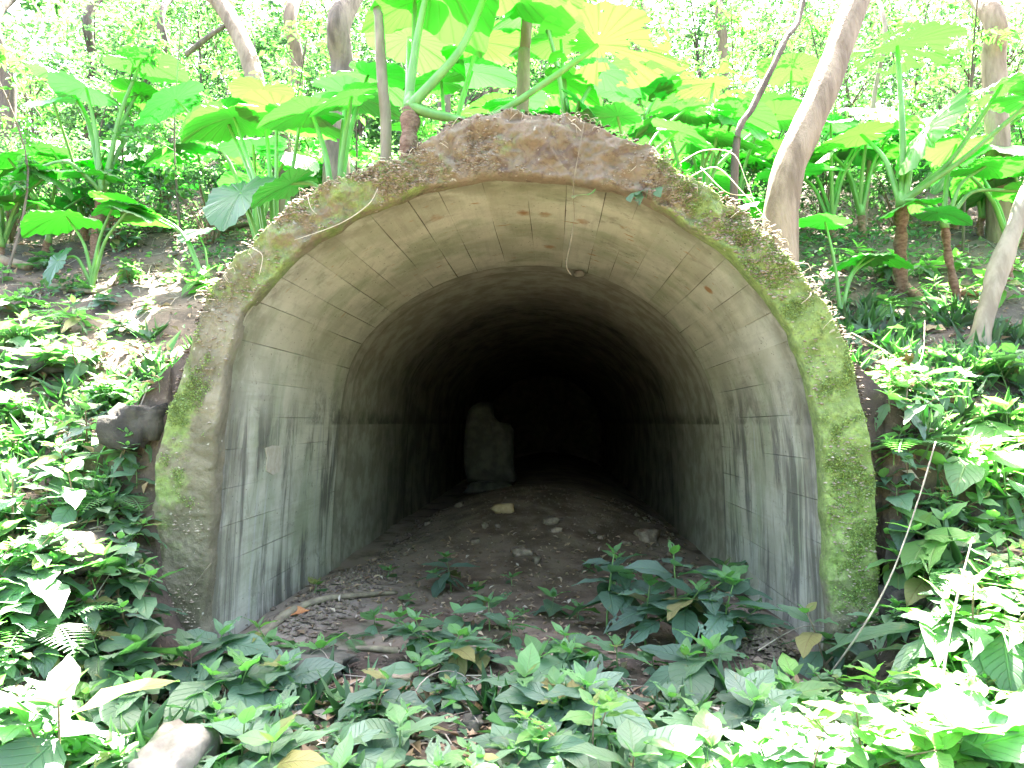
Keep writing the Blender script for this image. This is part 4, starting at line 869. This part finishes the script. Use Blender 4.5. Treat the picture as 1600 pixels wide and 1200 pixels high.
# ------------------------------------------------------------------ seedlings and weeds
PR = {
    'bushy dark':  seedling(1, .30, 5, .17, .15, ('dark', 'dark', 'young'), 2),
    'broad dark':  seedling(2, .26, 4, .20, .2, ('dark', 'mid', 'young'), 1),
    'neat green':  seedling(3, .24, 4, .15, .1, ('mid', 'mid', 'young'), 0),
    'leafy green': seedling(4, .32, 5, .15, .25, ('mid', 'mid', 'young'), 2),
    'small green': seedling(5, .16, 3, .12, .2, ('mid', 'young', 'young'), 0),
    'tiny':        seedling(6, .10, 2, .09, .2, ('mid', 'young', 'young'), 0),
    'leggy':       seedling(7, .42, 5, .14, .3, ('dark', 'mid', 'young'), 1, woody=True),
    'slim-leaved': seedling(8, .34, 6, .19, .35, ('mid', 'young', 'lime'), 1, slim=True),
    'lime':        seedling(9, .26, 4, .17, .2, ('lime', 'lime', 'lime'), 1),
    'tall lime':   seedling(10, .5, 6, .16, .35, ('mid', 'lime', 'lime'), 2, woody=True),
    'large-leaved': seedling(12, .34, 4, .26, .2, ('dark', 'mid', 'mid'), 1, woody=True),
    'sprawling':   seedling(13, .36, 6, .12, .7, ('mid', 'mid', 'young'), 3, woody=True),
    'whorled':     seedling(14, .20, 3, .18, .1, ('dark', 'mid', 'young'), 0),
    'tall dark':   seedling(21, .62, 6, .19, .12, ('dark', 'dark', 'young'), 2),
    'upright dark': seedling(22, .52, 5, .21, .15, ('dark', 'dark', 'young'), 1),
    'drooping':    seedling(15, .30, 4, .19, .3, ('dark', 'dark', 'mid'), 1),
}
def sow(kind, px, py, sc, label, rz=None, tilt=(0, 0), group='seedlings', cat='plant', name='seedling', dz=0):
    q = G(px, py); return plant(name, PR[kind], (q.x, q.y, q.z + dz), rnd.uniform(0, 6.28) if rz is None else rz, sc, label, cat, group, tilt)
heroes = [('upright dark', 705, 925, .62, 'lone sprig with a bright green tip, farthest into the mouth before the pale dirt'), ('tall dark', 948, 990, .95, 'bushy dark plant, left one of the big pair in the mouth'),
    ('tall dark', 1058, 1010, 1.05, 'bushy dark plant with the broadest leaves, right one of the big pair in the mouth'), ('upright dark', 1008, 1008, .85, 'dark plant squeezed between the big pair in the mouth'), ('upright dark', 1128, 1020, .9, 'dark plant nearest the rubble at the right wall foot'),
    ('broad dark', 1090, 1080, 1.1, 'dark rosette below the big pair with three broad leaves hanging'), ('small green', 585, 985, .9, 'small seedling alone on bare soil right of the long root'), ('whorled', 505, 1055, 1.0, 'pale-topped rosette before the flat dark stone'),
    ('leafy green', 665, 1030, .85, 'leafy clump at the edge of the bare soil, left centre'), ('leafy green', 700, 1060, .9, 'leafy clump right beside the left centre one, nearer the camera'), ('neat green', 765, 985, .95, 'upright seedling with a light tip, middle of the mouth'),
    ('neat green', 800, 1010, .9, 'upright green seedling just right of the light-tipped one'), ('whorled', 862, 960, .85, 'rosette of pointed leaves left of the big dark pair'), ('leafy green', 900, 1060, .85, 'fresh green clump below the rosette of pointed leaves'),
    ('neat green', 965, 1060, .95, 'star-shaped seedling with pale tip under the left of the big pair'), ('small green', 1020, 1050, .8, 'tiny dark star beside the white-spotted leaf'), ('small green', 640, 945, .55, 'tiny tuft in the pale dirt left of the lone sprig'),
    ('tiny', 605, 905, 1.3, 'tiny pale-striped sprout near the left wall foot'), ('tiny', 800, 915, 1.2, 'tiny yellowish sprout in the middle of the mouth'), ('tiny', 490, 930, 1.4, 'tiny dark tuft against the left wall foot'), ('small green', 920, 895, .7, 'low tuft just behind the big dark pair'),
    ('lime', 1118, 1265, 1.05, 'brightest yellow-green plant close to the camera'), ('tall lime', 925, 1235, .7, 'pale green sprig with long narrow drooping leaves before the big pair'), ('lime', 1245, 1120, .9, 'light green sapling in front of the right jamb'),
    ('leggy', 1290, 1060, .95, 'glossy seedling leaning on the foot of the right jamb'), ('small green', 1215, 1080, .9, 'small star seedling on litter between the right wall and the lime sapling'), ('neat green', 1160, 1110, .8, 'small seedling on litter right of the pale narrow-leaved sprig'),
    ('broad dark', 370, 1110, 1.0, 'broad plant in front of the flat dark stone'), ('drooping', 330, 1060, 1.05, 'dark plant against the foot of the left jamb'), ('large-leaved', 300, 1085, .8, 'large-leaved plant between boulder and left jamb'),
    ('leggy', 205, 1010, 1.0, 'tall sprig whose white and blue-grey leaves cross the left jamb'), ('large-leaved', 92, 1240, 1.15, 'large plant with big white sunlit leaves near the lower left corner'), ('large-leaved', 215, 1090, .95, 'plant with glaring white leaves left of the pale boulder'),
    ('large-leaved', 1490, 1290, 1.12, 'large dull blue-green plant with chewed leaves at lower right'), ('large-leaved', 1590, 1270, 1.05, 'large shaded plant cut by the right edge at the bottom'), ('slim-leaved', 1420, 1060, 1.5, 'grassy weed with long lit blades beside the right jamb'),
    ('slim-leaved', 430, 1040, .8, 'fine-bladed weed under the left wall foot'), ('slim-leaved', 1130, 1015, .6, 'fine-leaved tuft at the right end of the big pair'), ('whorled', 530, 1270, 1.0, 'light rosette of three leaves at the bottom, left of centre'),
    ('large-leaved', 985, 1275, .75, 'plant with half sunlit leaves at the bottom edge, right of centre'), ('neat green', 690, 1275, .9, 'seedling with one bright backlit leaf at the bottom centre'), ('tall lime', 1350, 1250, .8, 'yellowish weed in half shade before the right jamb'),
    ('slim-leaved', 130, 520, 1.0, 'glaring white weed on the left bank above the dark ledge'), ('lime', 1575, 700, 1.2, 'yellow-green plant with broad pale leaf on the right bank')]
occ = []
for kd, px, py, sc, lb in heroes:
    sow(kd, px, py, sc, lb); occ.append((px, py))
# everything else that grows here, named by look and by the landmark it stands at
def cell(px, py):
    if py < 470 and px < 340: return 'on litter round the young left elephant ear'
    if px < 300:
        if py < 600: return 'on the bank behind the dark rock ledge'
        if py < 700: return 'around the dark earthy block on the left bank'
        if py < 800: return 'by the mossy boulder at the left jamb' if px > 140 else 'left of the mossy boulder'
        if py < 920: return 'around the low dark boulder on the left bank'
        if py < 1040: return 'at the foot of the left jamb' if px > 150 else 'under the low dark boulder, left bank'
        return 'by the pale curved boulder' if px > 150 else 'in the lower left corner'
    if px > 1330:
        if py < 560: return 'on the bare soil at the grey leaning trunk' if px > 1450 else 'behind the mossy right shoulder'
        if py < 700: return 'on the upper right bank' if px > 1470 else 'beside the top of the mossy right jamb'
        if py < 830: return 'midway up the right bank' if px > 1480 else 'beside the mossy right jamb'
        if py < 960: return 'low on the right bank' if px > 1480 else 'around the dark rock in the right hollow'
        if py < 1100: return 'at the right edge under the bank' if px > 1480 else 'at the foot of the mossy right jamb'
        return 'in the lower right corner' if px > 1450 else 'before the foot of the right jamb'
    if py < 1040: return 'in the mouth near the left wall' if px < 620 else ('in the middle of the mouth' if px < 880 else ('under the big dark pair' if px < 1140 else 'at the right wall foot'))
    if py < 1130: return 'by the flat dark stone' if px < 520 else ('at the edge of the bare soil' if px < 760 else ('before the big dark pair' if px < 1060 else 'on litter before the right wall'))
    return 'at the bottom edge by the pale boulder' if px < 480 else ('at the bottom edge below the bare soil' if px < 760 else ('at the bottom below the narrow-leaved sprig' if px < 1050 else 'at the bottom by the brightest lime plant'))
def scatter(n, box, kinds, sc, mind, skip=None):
    c = 0; tries = 0
    while c < n and tries < n * 30:
        tries += 1
        px, py = rnd.uniform(box[0], box[2]), rnd.uniform(box[1], box[3])
        if skip and skip(px, py): continue
        if any((px - a_) ** 2 + (py - b_) ** 2 < mind ** 2 for a_, b_ in occ): continue
        q = G(px, py)
        if 1.75 < abs(q.x) < 2.3 and -.12 < q.y < .15: continue
        occ.append((px, py)); c += 1
        kd = rnd.choice(kinds); lb = f'{kd} {"weed" if "lime" in kd or "slim" in kd or "sprawl" in kd else "seedling"} {cell(px, py)}'
        plant('seedling', PR[kd], (q.x, q.y, q.z), rnd.uniform(0, 6.28), sc * rnd.choice((.65, .8, .95, 1.1, 1.35)), lb, 'plant', 'plants ' + cell(px, py), (rnd.uniform(-.2, .2), rnd.uniform(-.2, .2)))
bare = lambda x, y: (540 < x < 640 and 1000 < y < 1110) or (720 < x < 790 and 1080 < y < 1170) or (y < 1010 and 360 < x < 560) or (x > 1180 and x < 1250 and y < 1020) or (560 < x < 720 and y < 945) or (640 < x < 700 and y > 1120) or (abs(x - 1130) < 60 and y > 1100 and y < 1150)
allk = ['neat green', 'leafy green', 'small green', 'broad dark', 'whorled', 'drooping', 'bushy dark']
scatter(54, (300, 1015, 1330, 1330), allk + ['small green', 'neat green', 'slim-leaved', 'sprawling'], .74, 46, bare)
scatter(12, (620, 925, 1170, 1015), ['tiny', 'small green', 'whorled', 'neat green'], .85, 40)
scatter(66, (-60, 480, 255, 1230), ['leafy green', 'sprawling', 'drooping', 'neat green', 'broad dark', 'leggy', 'lime', 'small green', 'slim-leaved'], .8, 40, lambda x, y: x > 205 and y > 640)
scatter(62, (1385, 560, 1680, 1250), ['slim-leaved', 'sprawling', 'leafy green', 'lime', 'tall lime', 'neat green', 'leggy', 'lime'], .8, 40)
scatter(22, (0, 300, 330, 490), ['small green', 'neat green', 'leafy green', 'sprawling', 'lime'], .8, 44)
scatter(18, (1300, 420, 1620, 570), ['small green', 'slim-leaved', 'sprawling', 'lime'], .8, 42, lambda x, y: x > 1450 and y > 480)

# plants rooted in the cut earth right beside the two jambs
for px, py, kd, sc, lb in [(222, 690, 'small green', .8, 'small seedling in the earth beside the left jamb, level with the dark boulder'), (214, 770, 'neat green', .75, 'seedling in the earth beside the left jamb, below the dark boulder'), (205, 850, 'leafy green', .7, 'leafy clump in the earth beside the middle of the left jamb'), (200, 930, 'broad dark', .7, 'broad-leaved seedling in the earth low beside the left jamb'), (232, 985, 'neat green', .75, 'seedling at the very foot of the left jamb'),
                           (1390, 640, 'small green', .8, 'small seedling in the earth high beside the mossy right jamb'), (1396, 720, 'leafy green', .65, 'leafy clump in the earth beside the mossy right jamb'), (1402, 800, 'neat green', .75, 'seedling in the earth beside the middle of the mossy right jamb'), (1408, 900, 'lime', .7, 'lime seedling in the dark hollow beside the right jamb'), (1400, 1000, 'leafy green', .75, 'leafy clump at the very foot of the mossy right jamb'),
                           (250, 610, 'tiny', 1.1, 'tiny sprout in the earth high beside the left jamb'), (1372, 590, 'tiny', 1.2, 'tiny sprout in the earth by the right shoulder of the arch')]:
    sow(kd, px, py, sc, lb, group='plants beside the jambs')
# creeper leaves at the arch edge
def sprig(label, pts, n, L, seed):
    g = random.Random(seed); P = spline([W(a_, b_, c_) for a_, b_, c_ in pts], 12); t = empty('creeper_sprig', P[0]); tag(t, label, 'creeper', 'creepers on the arch')
    mb = MB(); tube(mb, [q - P[0] for q in P], .002, 4, cap=False); obj('stem', mb.mesh('stem', M['stem']), t)
    for i_ in range(n): obj('leaf', g.choice(BL['mid']), t, leaf_frame(P[2 + int(9 * i_ / max(1, n - 1))] - P[0], g.uniform(-2.6, -.5), -.6 + g.uniform(-.5, .5), g.uniform(-1, 1), L * g.uniform(.7, 1.2), 1.5))
sprig('blue-green creeper sprig on the inner edge of the mossy right arch', [(1035, 292, -.08), (1005, 298, -.10), (985, 303, -.1)], 5, .085, 3)
sprig('single creeper leaf hanging beside the dangling root', [(895, 306, -.05), (912, 304, -.07), (926, 302, -.08)], 2, .08, 4)
# sunbleached dry vines by the right shoulder
for q, (pts, lb) in enumerate([([(1062, 255, .6), (1100, 235, .8), (1145, 240, .7), (1165, 280, .6), (1180, 320, .5)], 'arching dry white vine over the right shoulder of the arch'), ([(1080, 275, .5), (1120, 262, .6), (1160, 300, .5), (1200, 345, .4)], 'dry vine lying along the right rim of the arch'),
        ([(1095, 262, .7), (1135, 300, .5), (1175, 305, .6)], 'short dry vine tangled below the arching one'), ([(1330, 520, .5), (1400, 560, .6), (1450, 610, .8), (1500, 640, 1)], 'long bleached vine across the litter on the right bank'), ([(1410, 600, .7), (1440, 560, 1), (1445, 500, 1.4)], 'bleached twig standing on the right bank')]):
    strand('dry_vine', [W(*p_) for p_ in pts], .0045, .0025, M['straw'], lb, 'vine', 22, 5, .3, 'dry vines right of the arch')
for pts, lb, r_ in [([lift(1285, 1075, .02), W(1345, 985, -.6), W(1392, 900, -.45), W(1432, 790, -.35), W(1462, 690, -.25)], 'long bare grey stick leaning across the mossy right jamb', .009), ([lift(1480, 1240, 0), W(1472, 1090, -1.4), W(1490, 960, -1.2), W(1520, 840, -1.0)], 'thin dark bare stem rising among the lower right leaves', .009),
                    ([lift(220, 975, .02), lift(300, 900, .06), W(330, 880, -.4)], 'dry branching stick lying by the left jamb', .008), ([lift(70, 925, .05), lift(150, 905, .1), lift(235, 890, .1)], 'grey dead branch across the low dark boulder', .012), ([lift(100, 1010, .03), lift(170, 940, .15), lift(215, 870, .2)], 'thin arching twig over the left bank', .006),
                    ([lift(1185, 1050, .12), lift(1260, 1020, .16), lift(1330, 1020, .1)], 'pale twig running to the foot of the right jamb', .006), ([lift(440, 1075, .0), lift(500, 1060, .16), lift(540, 1120, .03)], 'hooped dry stem over seedlings beside the flat dark stone', .005),
                    ([lift(600, 1190, .0), lift(660, 1110, .14), lift(720, 1090, .12), lift(760, 1120, .02)], 'tangled pale stem at the edge of the bare soil', .005), ([lift(900, 1195, .02), lift(1010, 1188, .04), lift(1150, 1175, .05)], 'straight pale twig lying along the bottom edge', .006)]:
    strand('stick', pts, r_ * .65, r_ * .4, M['twig'], lb, 'stick', 20, 5, .3, 'sticks on the ground')
# logs and dead stems on the left slope and right bank
for pts, r_, lb, mm in [([(0, 412), (45, 422)], .07, 'pinkish fallen log end at the left edge', 'bark'), ([(70, 448), (150, 458), (185, 435), (215, 432)], .04, 'bent brown root lying at the base of the young left elephant ear', 'root'), ([(160, 350), (210, 330), (290, 275)], .09, 'shaggy red-brown fallen stem lying left of the white leaf', 'caudex'),
                        ([(55, 340), (140, 358)], .07, 'dark red-brown log in the shade of a pale leaf', 'caudex'), ([(330, 365), (400, 350)], .06, 'dark log just behind the left shoulder of the arch', 'bark2'), ([(1400, 440), (1440, 470), (1470, 480)], .05, 'fallen brown stem at the foot of the bent elephant ear', 'caudex'),
                        ([(1500, 460), (1560, 465)], .04, 'short reddish log before the grey leaning trunk', 'caudex'), ([(1440, 520), (1530, 480)], .035, 'split dry log on the right slope', 'bark')]:
    strand('log', [lift(a_, b_, r_ * .5) for a_, b_ in pts], r_, r_ * .8, M[mm], lb, 'log', 16, 9, .35, 'fallen logs')

# fallen leaves that can be told apart
FL = [blade('fallen_blade', M['fallen'], .45, -.5, .5, .05, seed=31, nl=5), blade('fallen_blade', M['fallen'], .38, .4, .7, .06, seed=32, nl=5), blade('fallen_blade', M['fallen'], .5, .2, .3, .07, seed=33, nl=5, notch=.3)]
rl = obj('fallen_leaf', blade('fallen_blade', M['rust'], .48, .2, .45, .03, seed=34)); q = G(440, 966); rl.matrix_world = leaf_frame((q.x, q.y, q.z + .02), .25, .1, .5, .19); tag(rl, 'rust-orange fallen leaf at the left wall foot', 'leaf', 'fallen leaves')
for i_, (px, py, s_, lb) in enumerate([(605, 1095, .13, 'curled pinkish dead leaf on the bare soil'), (575, 1105, .10, 'pale dead leaf on the left of the bare soil'), (620, 1085, .12, 'broad dead leaf at the right of the bare soil'), (520, 1110, .14, 'tan dead leaf under the seedlings beside the bare soil'), (755, 1105, .16, 'upright grey dead leaf beside the small brown stone'),
        (1050, 1066, .15, 'tan curled leaf below the big dark pair'), (805, 1068, .1, 'light brown leaf among the middle seedlings'), (1065, 1130, .13, 'torn dead leaf on litter before the right wall'), (1090, 1100, .1, 'dead leaf right of the torn one'), (1000, 1125, .12, 'pale dead leaf under the narrow-leaved sprig'),
        (735, 1190, .16, 'broad tan dead leaf at the bottom centre'), (1140, 1060, .1, 'brown leaf near the rubble'), (600, 945, .07, 'round brown leaf near the long root'), (1480, 520, .25, 'orange-brown dead leaf leaning on the grey trunk'), (1240, 400, .2, 'hanging orange dead leaf behind the mossy shoulder'),
        (1450, 560, .3, 'split dry frond on the right slope'), (1540, 590, .25, 'tan strip of bark on bare soil'), (1420, 575, .25, 'pale dry leaf blade before the right slope'), (20, 480, .25, 'pale dry leaf at the left edge of the slope'), (90, 700, .15, 'bleached leaf on the left bank')]):
    q = G(px, py); o = obj('fallen_leaf', FL[i_ % 3]); o.matrix_world = leaf_frame((q.x, q.y, q.z + .02), rnd.uniform(0, 6.28), rnd.uniform(-.1, .35), rnd.uniform(-.6, .6), s_); tag(o, lb, 'leaf', 'fallen leaves')

# litter, twigs and ground cover nobody could count
def gnd(x, y): return np.where(y < .1, front_z(x, y), hill_z(x, y))
n = 44000; x = np.concatenate([nr.normal(0, 2.4, n // 2), nr.uniform(-14, 14, n // 2)]); y = np.concatenate([nr.uniform(-3.4, 2, n // 2), nr.uniform(-1, 13, n // 2)])
ok = ~((np.abs(x) < 2.3) & (y > -.35) & (y < .35)) & ~((np.abs(x) < 1.75) & (y <= .1) & (nr.uniform(0, 1, len(x)) > .55)); x, y = x[ok], y[ok]
tag(cloud('leaf_litter', np.stack([x, y, gnd(x, y) + .012], -1), nr.uniform(.03, .12, len(x)), M['litter'], .8, 8), kind='stuff')
n = 1000; x = nr.uniform(-1.7, 1.7, n); y = nr.uniform(-.2, 3.5, n); tag(cloud('leaf_litter', np.stack([x, y, front_z(x, y) + .012], -1), nr.uniform(.03, .08, n), M['litter'], .8, 18), kind='stuff')
n = 36000; x = np.concatenate([nr.uniform(-5.5, 5.5, n * 2 // 3), nr.uniform(-16, 16, n - n * 2 // 3)]); y = np.concatenate([nr.uniform(-3.2, 5, n * 2 // 3), nr.uniform(2, 18, n - n * 2 // 3)])
dens = sst(-.25, .35, fbm(x * 1.3, y * 1.3, 0, 3, 61)) * .8 + .08
dens = np.where((np.abs(x) < 2.0) & (y < .1), dens * .35 * sst(-.5, -1.1, y), dens); dens = np.where((np.abs(x) < 2.35) & (y > -.3) & (y < .4), 0, dens)
bare2 = (x > 2.6) & (x < 6) & (y > .6) & (y < 4) | (x < -3) & (y > 1.2) & (y < 3.2); dens = np.where(bare2, dens * .75, dens)
ok = nr.uniform(0, 1, len(x)) < dens; x, y = x[ok], y[ok]
hh = np.abs(nr.normal(0, 1, len(x))) * .09 + .015
tag(cloud('ground_cover', np.stack([x, y, gnd(x, y) + hh], -1), nr.uniform(.04, .12, len(x)), M['cover'], .55, 9, None, .5), kind='stuff')
n = 9000; kx = np.concatenate([nr.uniform(2.4, 5.5, 150), nr.uniform(-5, -2.4, 70), nr.uniform(-1.6, 1.6, 26)]); ky = np.concatenate([nr.uniform(-1.6, 2.5, 150), nr.uniform(-1.5, 2.5, 70), nr.uniform(-2.6, -.5, 26)]); j_ = nr.integers(0, len(kx), n)
x = kx[j_] + nr.normal(0, .05, n); y = ky[j_] + nr.normal(0, .05, n)
tag(cloud('grass', np.stack([x, y, gnd(x, y) - .01], -1), nr.uniform(.08, .3, n), M['cover'], .1, 41, None, .05, -1.1), kind='stuff')
def frond(seed, L):
    g = random.Random(seed); V, F_ = [], []
    def quad(a, b, c, d): V.extend([a, b, c, d]); F_.append((len(V) - 4, len(V) - 3, len(V) - 2, len(V) - 1))
    def P(t): return Vector((L * t * (1 - .12 * t), 0, L * (.55 * t - .62 * t * t)))
    for i_ in range(16):
        t = .12 + .86 * i_ / 15; p = P(t); ll = L * .30 * math.sin(math.pi * (t * .92 + .06)) ** .8; w = L * .028
        for sd in (-1, 1):
            tip = p + Vector((ll * .35, sd * ll, -.12 * ll)); m_ = p.lerp(tip, .4); quad(p, m_ + Vector((w, 0, .004)), tip, m_ - Vector((w, 0, -.004)))
    for i_ in range(10): a_, b_ = P(i_ / 10), P((i_ + 1) / 10); e = Vector((0, L * .008, 0)); quad(a_ - e, b_ - e, b_ + e, a_ + e)
    return mesh('frond', [tuple(v) for v in V], F_, M['mid2'], False)
M['mid2'] = leaf_mat('fern_leaf', (.085, .16, .07), (.09, .34, .05), .3, .4, .5, tfac=.4, kind='plain')
FR = [frond(i_, .34) for i_ in range(3)]
for px, py, sc, lb in [(470, 1045, .8, 'fern in front of the left wall foot'), (545, 1000, .6, 'small fern beside the long root'), (1090, 1130, .7, 'fern on litter below the big dark pair'), (60, 420, 1.4, 'blue-green fern beside the pinkish log end'), (180, 780, 1.0, 'fern beside the mossy boulder at the left jamb'), (1420, 700, 1.2, 'fern on the right bank beside the jamb'),
                       (1540, 900, 1.2, 'fern low on the right bank'), (1400, 480, 1.3, 'fern at the foot of the bent brown stem'), (870, 1160, .8, 'fern at the bottom edge below the narrow-leaved sprig'), (70, 980, 1.1, 'fern under the low dark boulder')]:
    q = G(px, py); t = empty('fern', q, rnd.uniform(0, 6), sc); tag(t, lb, 'fern', 'ferns')
    for i_ in range(6): obj('frond', FR[i_ % 3], t, Matrix.Rotation(i_ * 1.047 + rnd.uniform(-.25, .25), 4, 'Z') @ Matrix.Rotation(rnd.uniform(-.25, .15), 4, 'Y') @ Matrix.Scale(rnd.uniform(.75, 1.15), 4))
n = 1500; x = nr.uniform(-6, 6, n); y = np.concatenate([nr.uniform(-3.2, 0, n // 2), nr.uniform(.5, 7, n - n // 2)]); x[:n // 2] *= .6
mb = MB()
for i_ in range(n):
    if abs(x[i_]) < 2.35 and -.3 < y[i_] < .4: continue
    l = rnd.uniform(.08, .4); a_ = rnd.uniform(0, 6.28); x2, y2 = x[i_] + l * math.cos(a_), y[i_] + l * math.sin(a_)
    if y[i_] < .1 <= y2 or y2 < .1 <= y[i_]: continue
    z0, z1 = float(gnd(x[i_], y[i_])) + .01, float(gnd(x2, y2)) + .015 + rnd.uniform(0, .05)
    tube(mb, [(x[i_], y[i_], z0), ((x[i_] + x2) / 2, (y[i_] + y2) / 2, (z0 + z1) / 2 + .02), (x2, y2, z1)], rnd.uniform(.002, .005), 4, cap=False)
tag(obj('twig_litter', mb.mesh('twig_litter', M['twig'])), kind='stuff')
# crumbling soil and rootlets along the broken top of the arch
n = 2600; a_ = nr.uniform(R(20), R(165), n); r_ = r_out(a_) + nr.normal(0, .012, n); q = pt(a_, r_); gs = nr.uniform(.006, .026, n)
tag(lumps('soil_crumbs', np.stack([q[:, 0], nr.uniform(-.03, .3, n), q[:, 1] + .005], -1), gs, M['soil'], 12), kind='stuff')
mb = MB()
for i_ in range(230):
    an = rnd.uniform(R(30), R(150)); q = pt(np.array([an]), r_out(np.array([an])) + rnd.uniform(-.05, .02))[0]; l = rnd.uniform(.02, .09); dx, dz_ = rnd.uniform(-1, 1) * l, rnd.uniform(-1, .5) * l
    tube(mb, spline([(q[0], -.03, q[1]), (q[0] + dx * .5 + rnd.uniform(-.02, .02), -.07 - rnd.uniform(0, .04), q[1] + dz_ * .4), (q[0] + dx, -.06, q[1] + dz_)], 5), rnd.uniform(.0012, .0026), 4, cap=False)
tag(obj('root_fibres', mb.mesh('root_fibres', M['straw'])), kind='stuff')

# ------------------------------------------------------------------ humid sunlit air under the trees
HAZE = 0
if HAZE:
    k = NT('haze'); k.t.nodes.remove(k.b)
    pv = k.t.nodes.new('ShaderNodeVolumePrincipled'); pv.inputs['Color'].default_value = (.93, .97, 1, 1); pv.inputs['Density'].default_value = HAZE; pv.inputs['Anisotropy'].default_value = .35
    k.t.links.new(pv.outputs[0], k.out.inputs['Volume'])
    x0, x1, y0, y1, z0, z1 = -42, 42, -22, 50, -2, 38
    V = [(x, y, z) for x in (x0, x1) for y in (y0, y1) for z in (z0, z1)]
    tag(obj('haze', mesh('haze', V, [(0, 1, 3, 2), (4, 6, 7, 5), (0, 4, 5, 1), (2, 3, 7, 6), (0, 2, 6, 4), (1, 5, 7, 3)], k.m, False)), kind='stuff')

# give each of several look-alikes in one spot its own label, by its distance from the camera
same = {}
for o in bpy.data.objects:
    if o.get('label') and o.get('category') in ('plant', 'sapling') and not o.parent: same.setdefault(o['label'], []).append(o)
ORD = ['nearest', 'second nearest', 'third nearest', 'fourth nearest', 'fifth nearest', 'sixth nearest', 'seventh nearest', 'eighth nearest']; NUM = {2: 'two', 3: 'three', 4: 'four', 5: 'five', 6: 'six', 7: 'seven', 8: 'eight'}
for lb, os_ in same.items():
    if len(os_) > 1:
        os_.sort(key=lambda o: (o.location - CAM).length)
        for i_, o in enumerate(os_): o['label'] = lb + ', ' + (('nearer' if i_ == 0 else 'farther') if len(os_) == 2 else ORD[min(i_, 7)]) + ' of ' + NUM.get(len(os_), 'several')
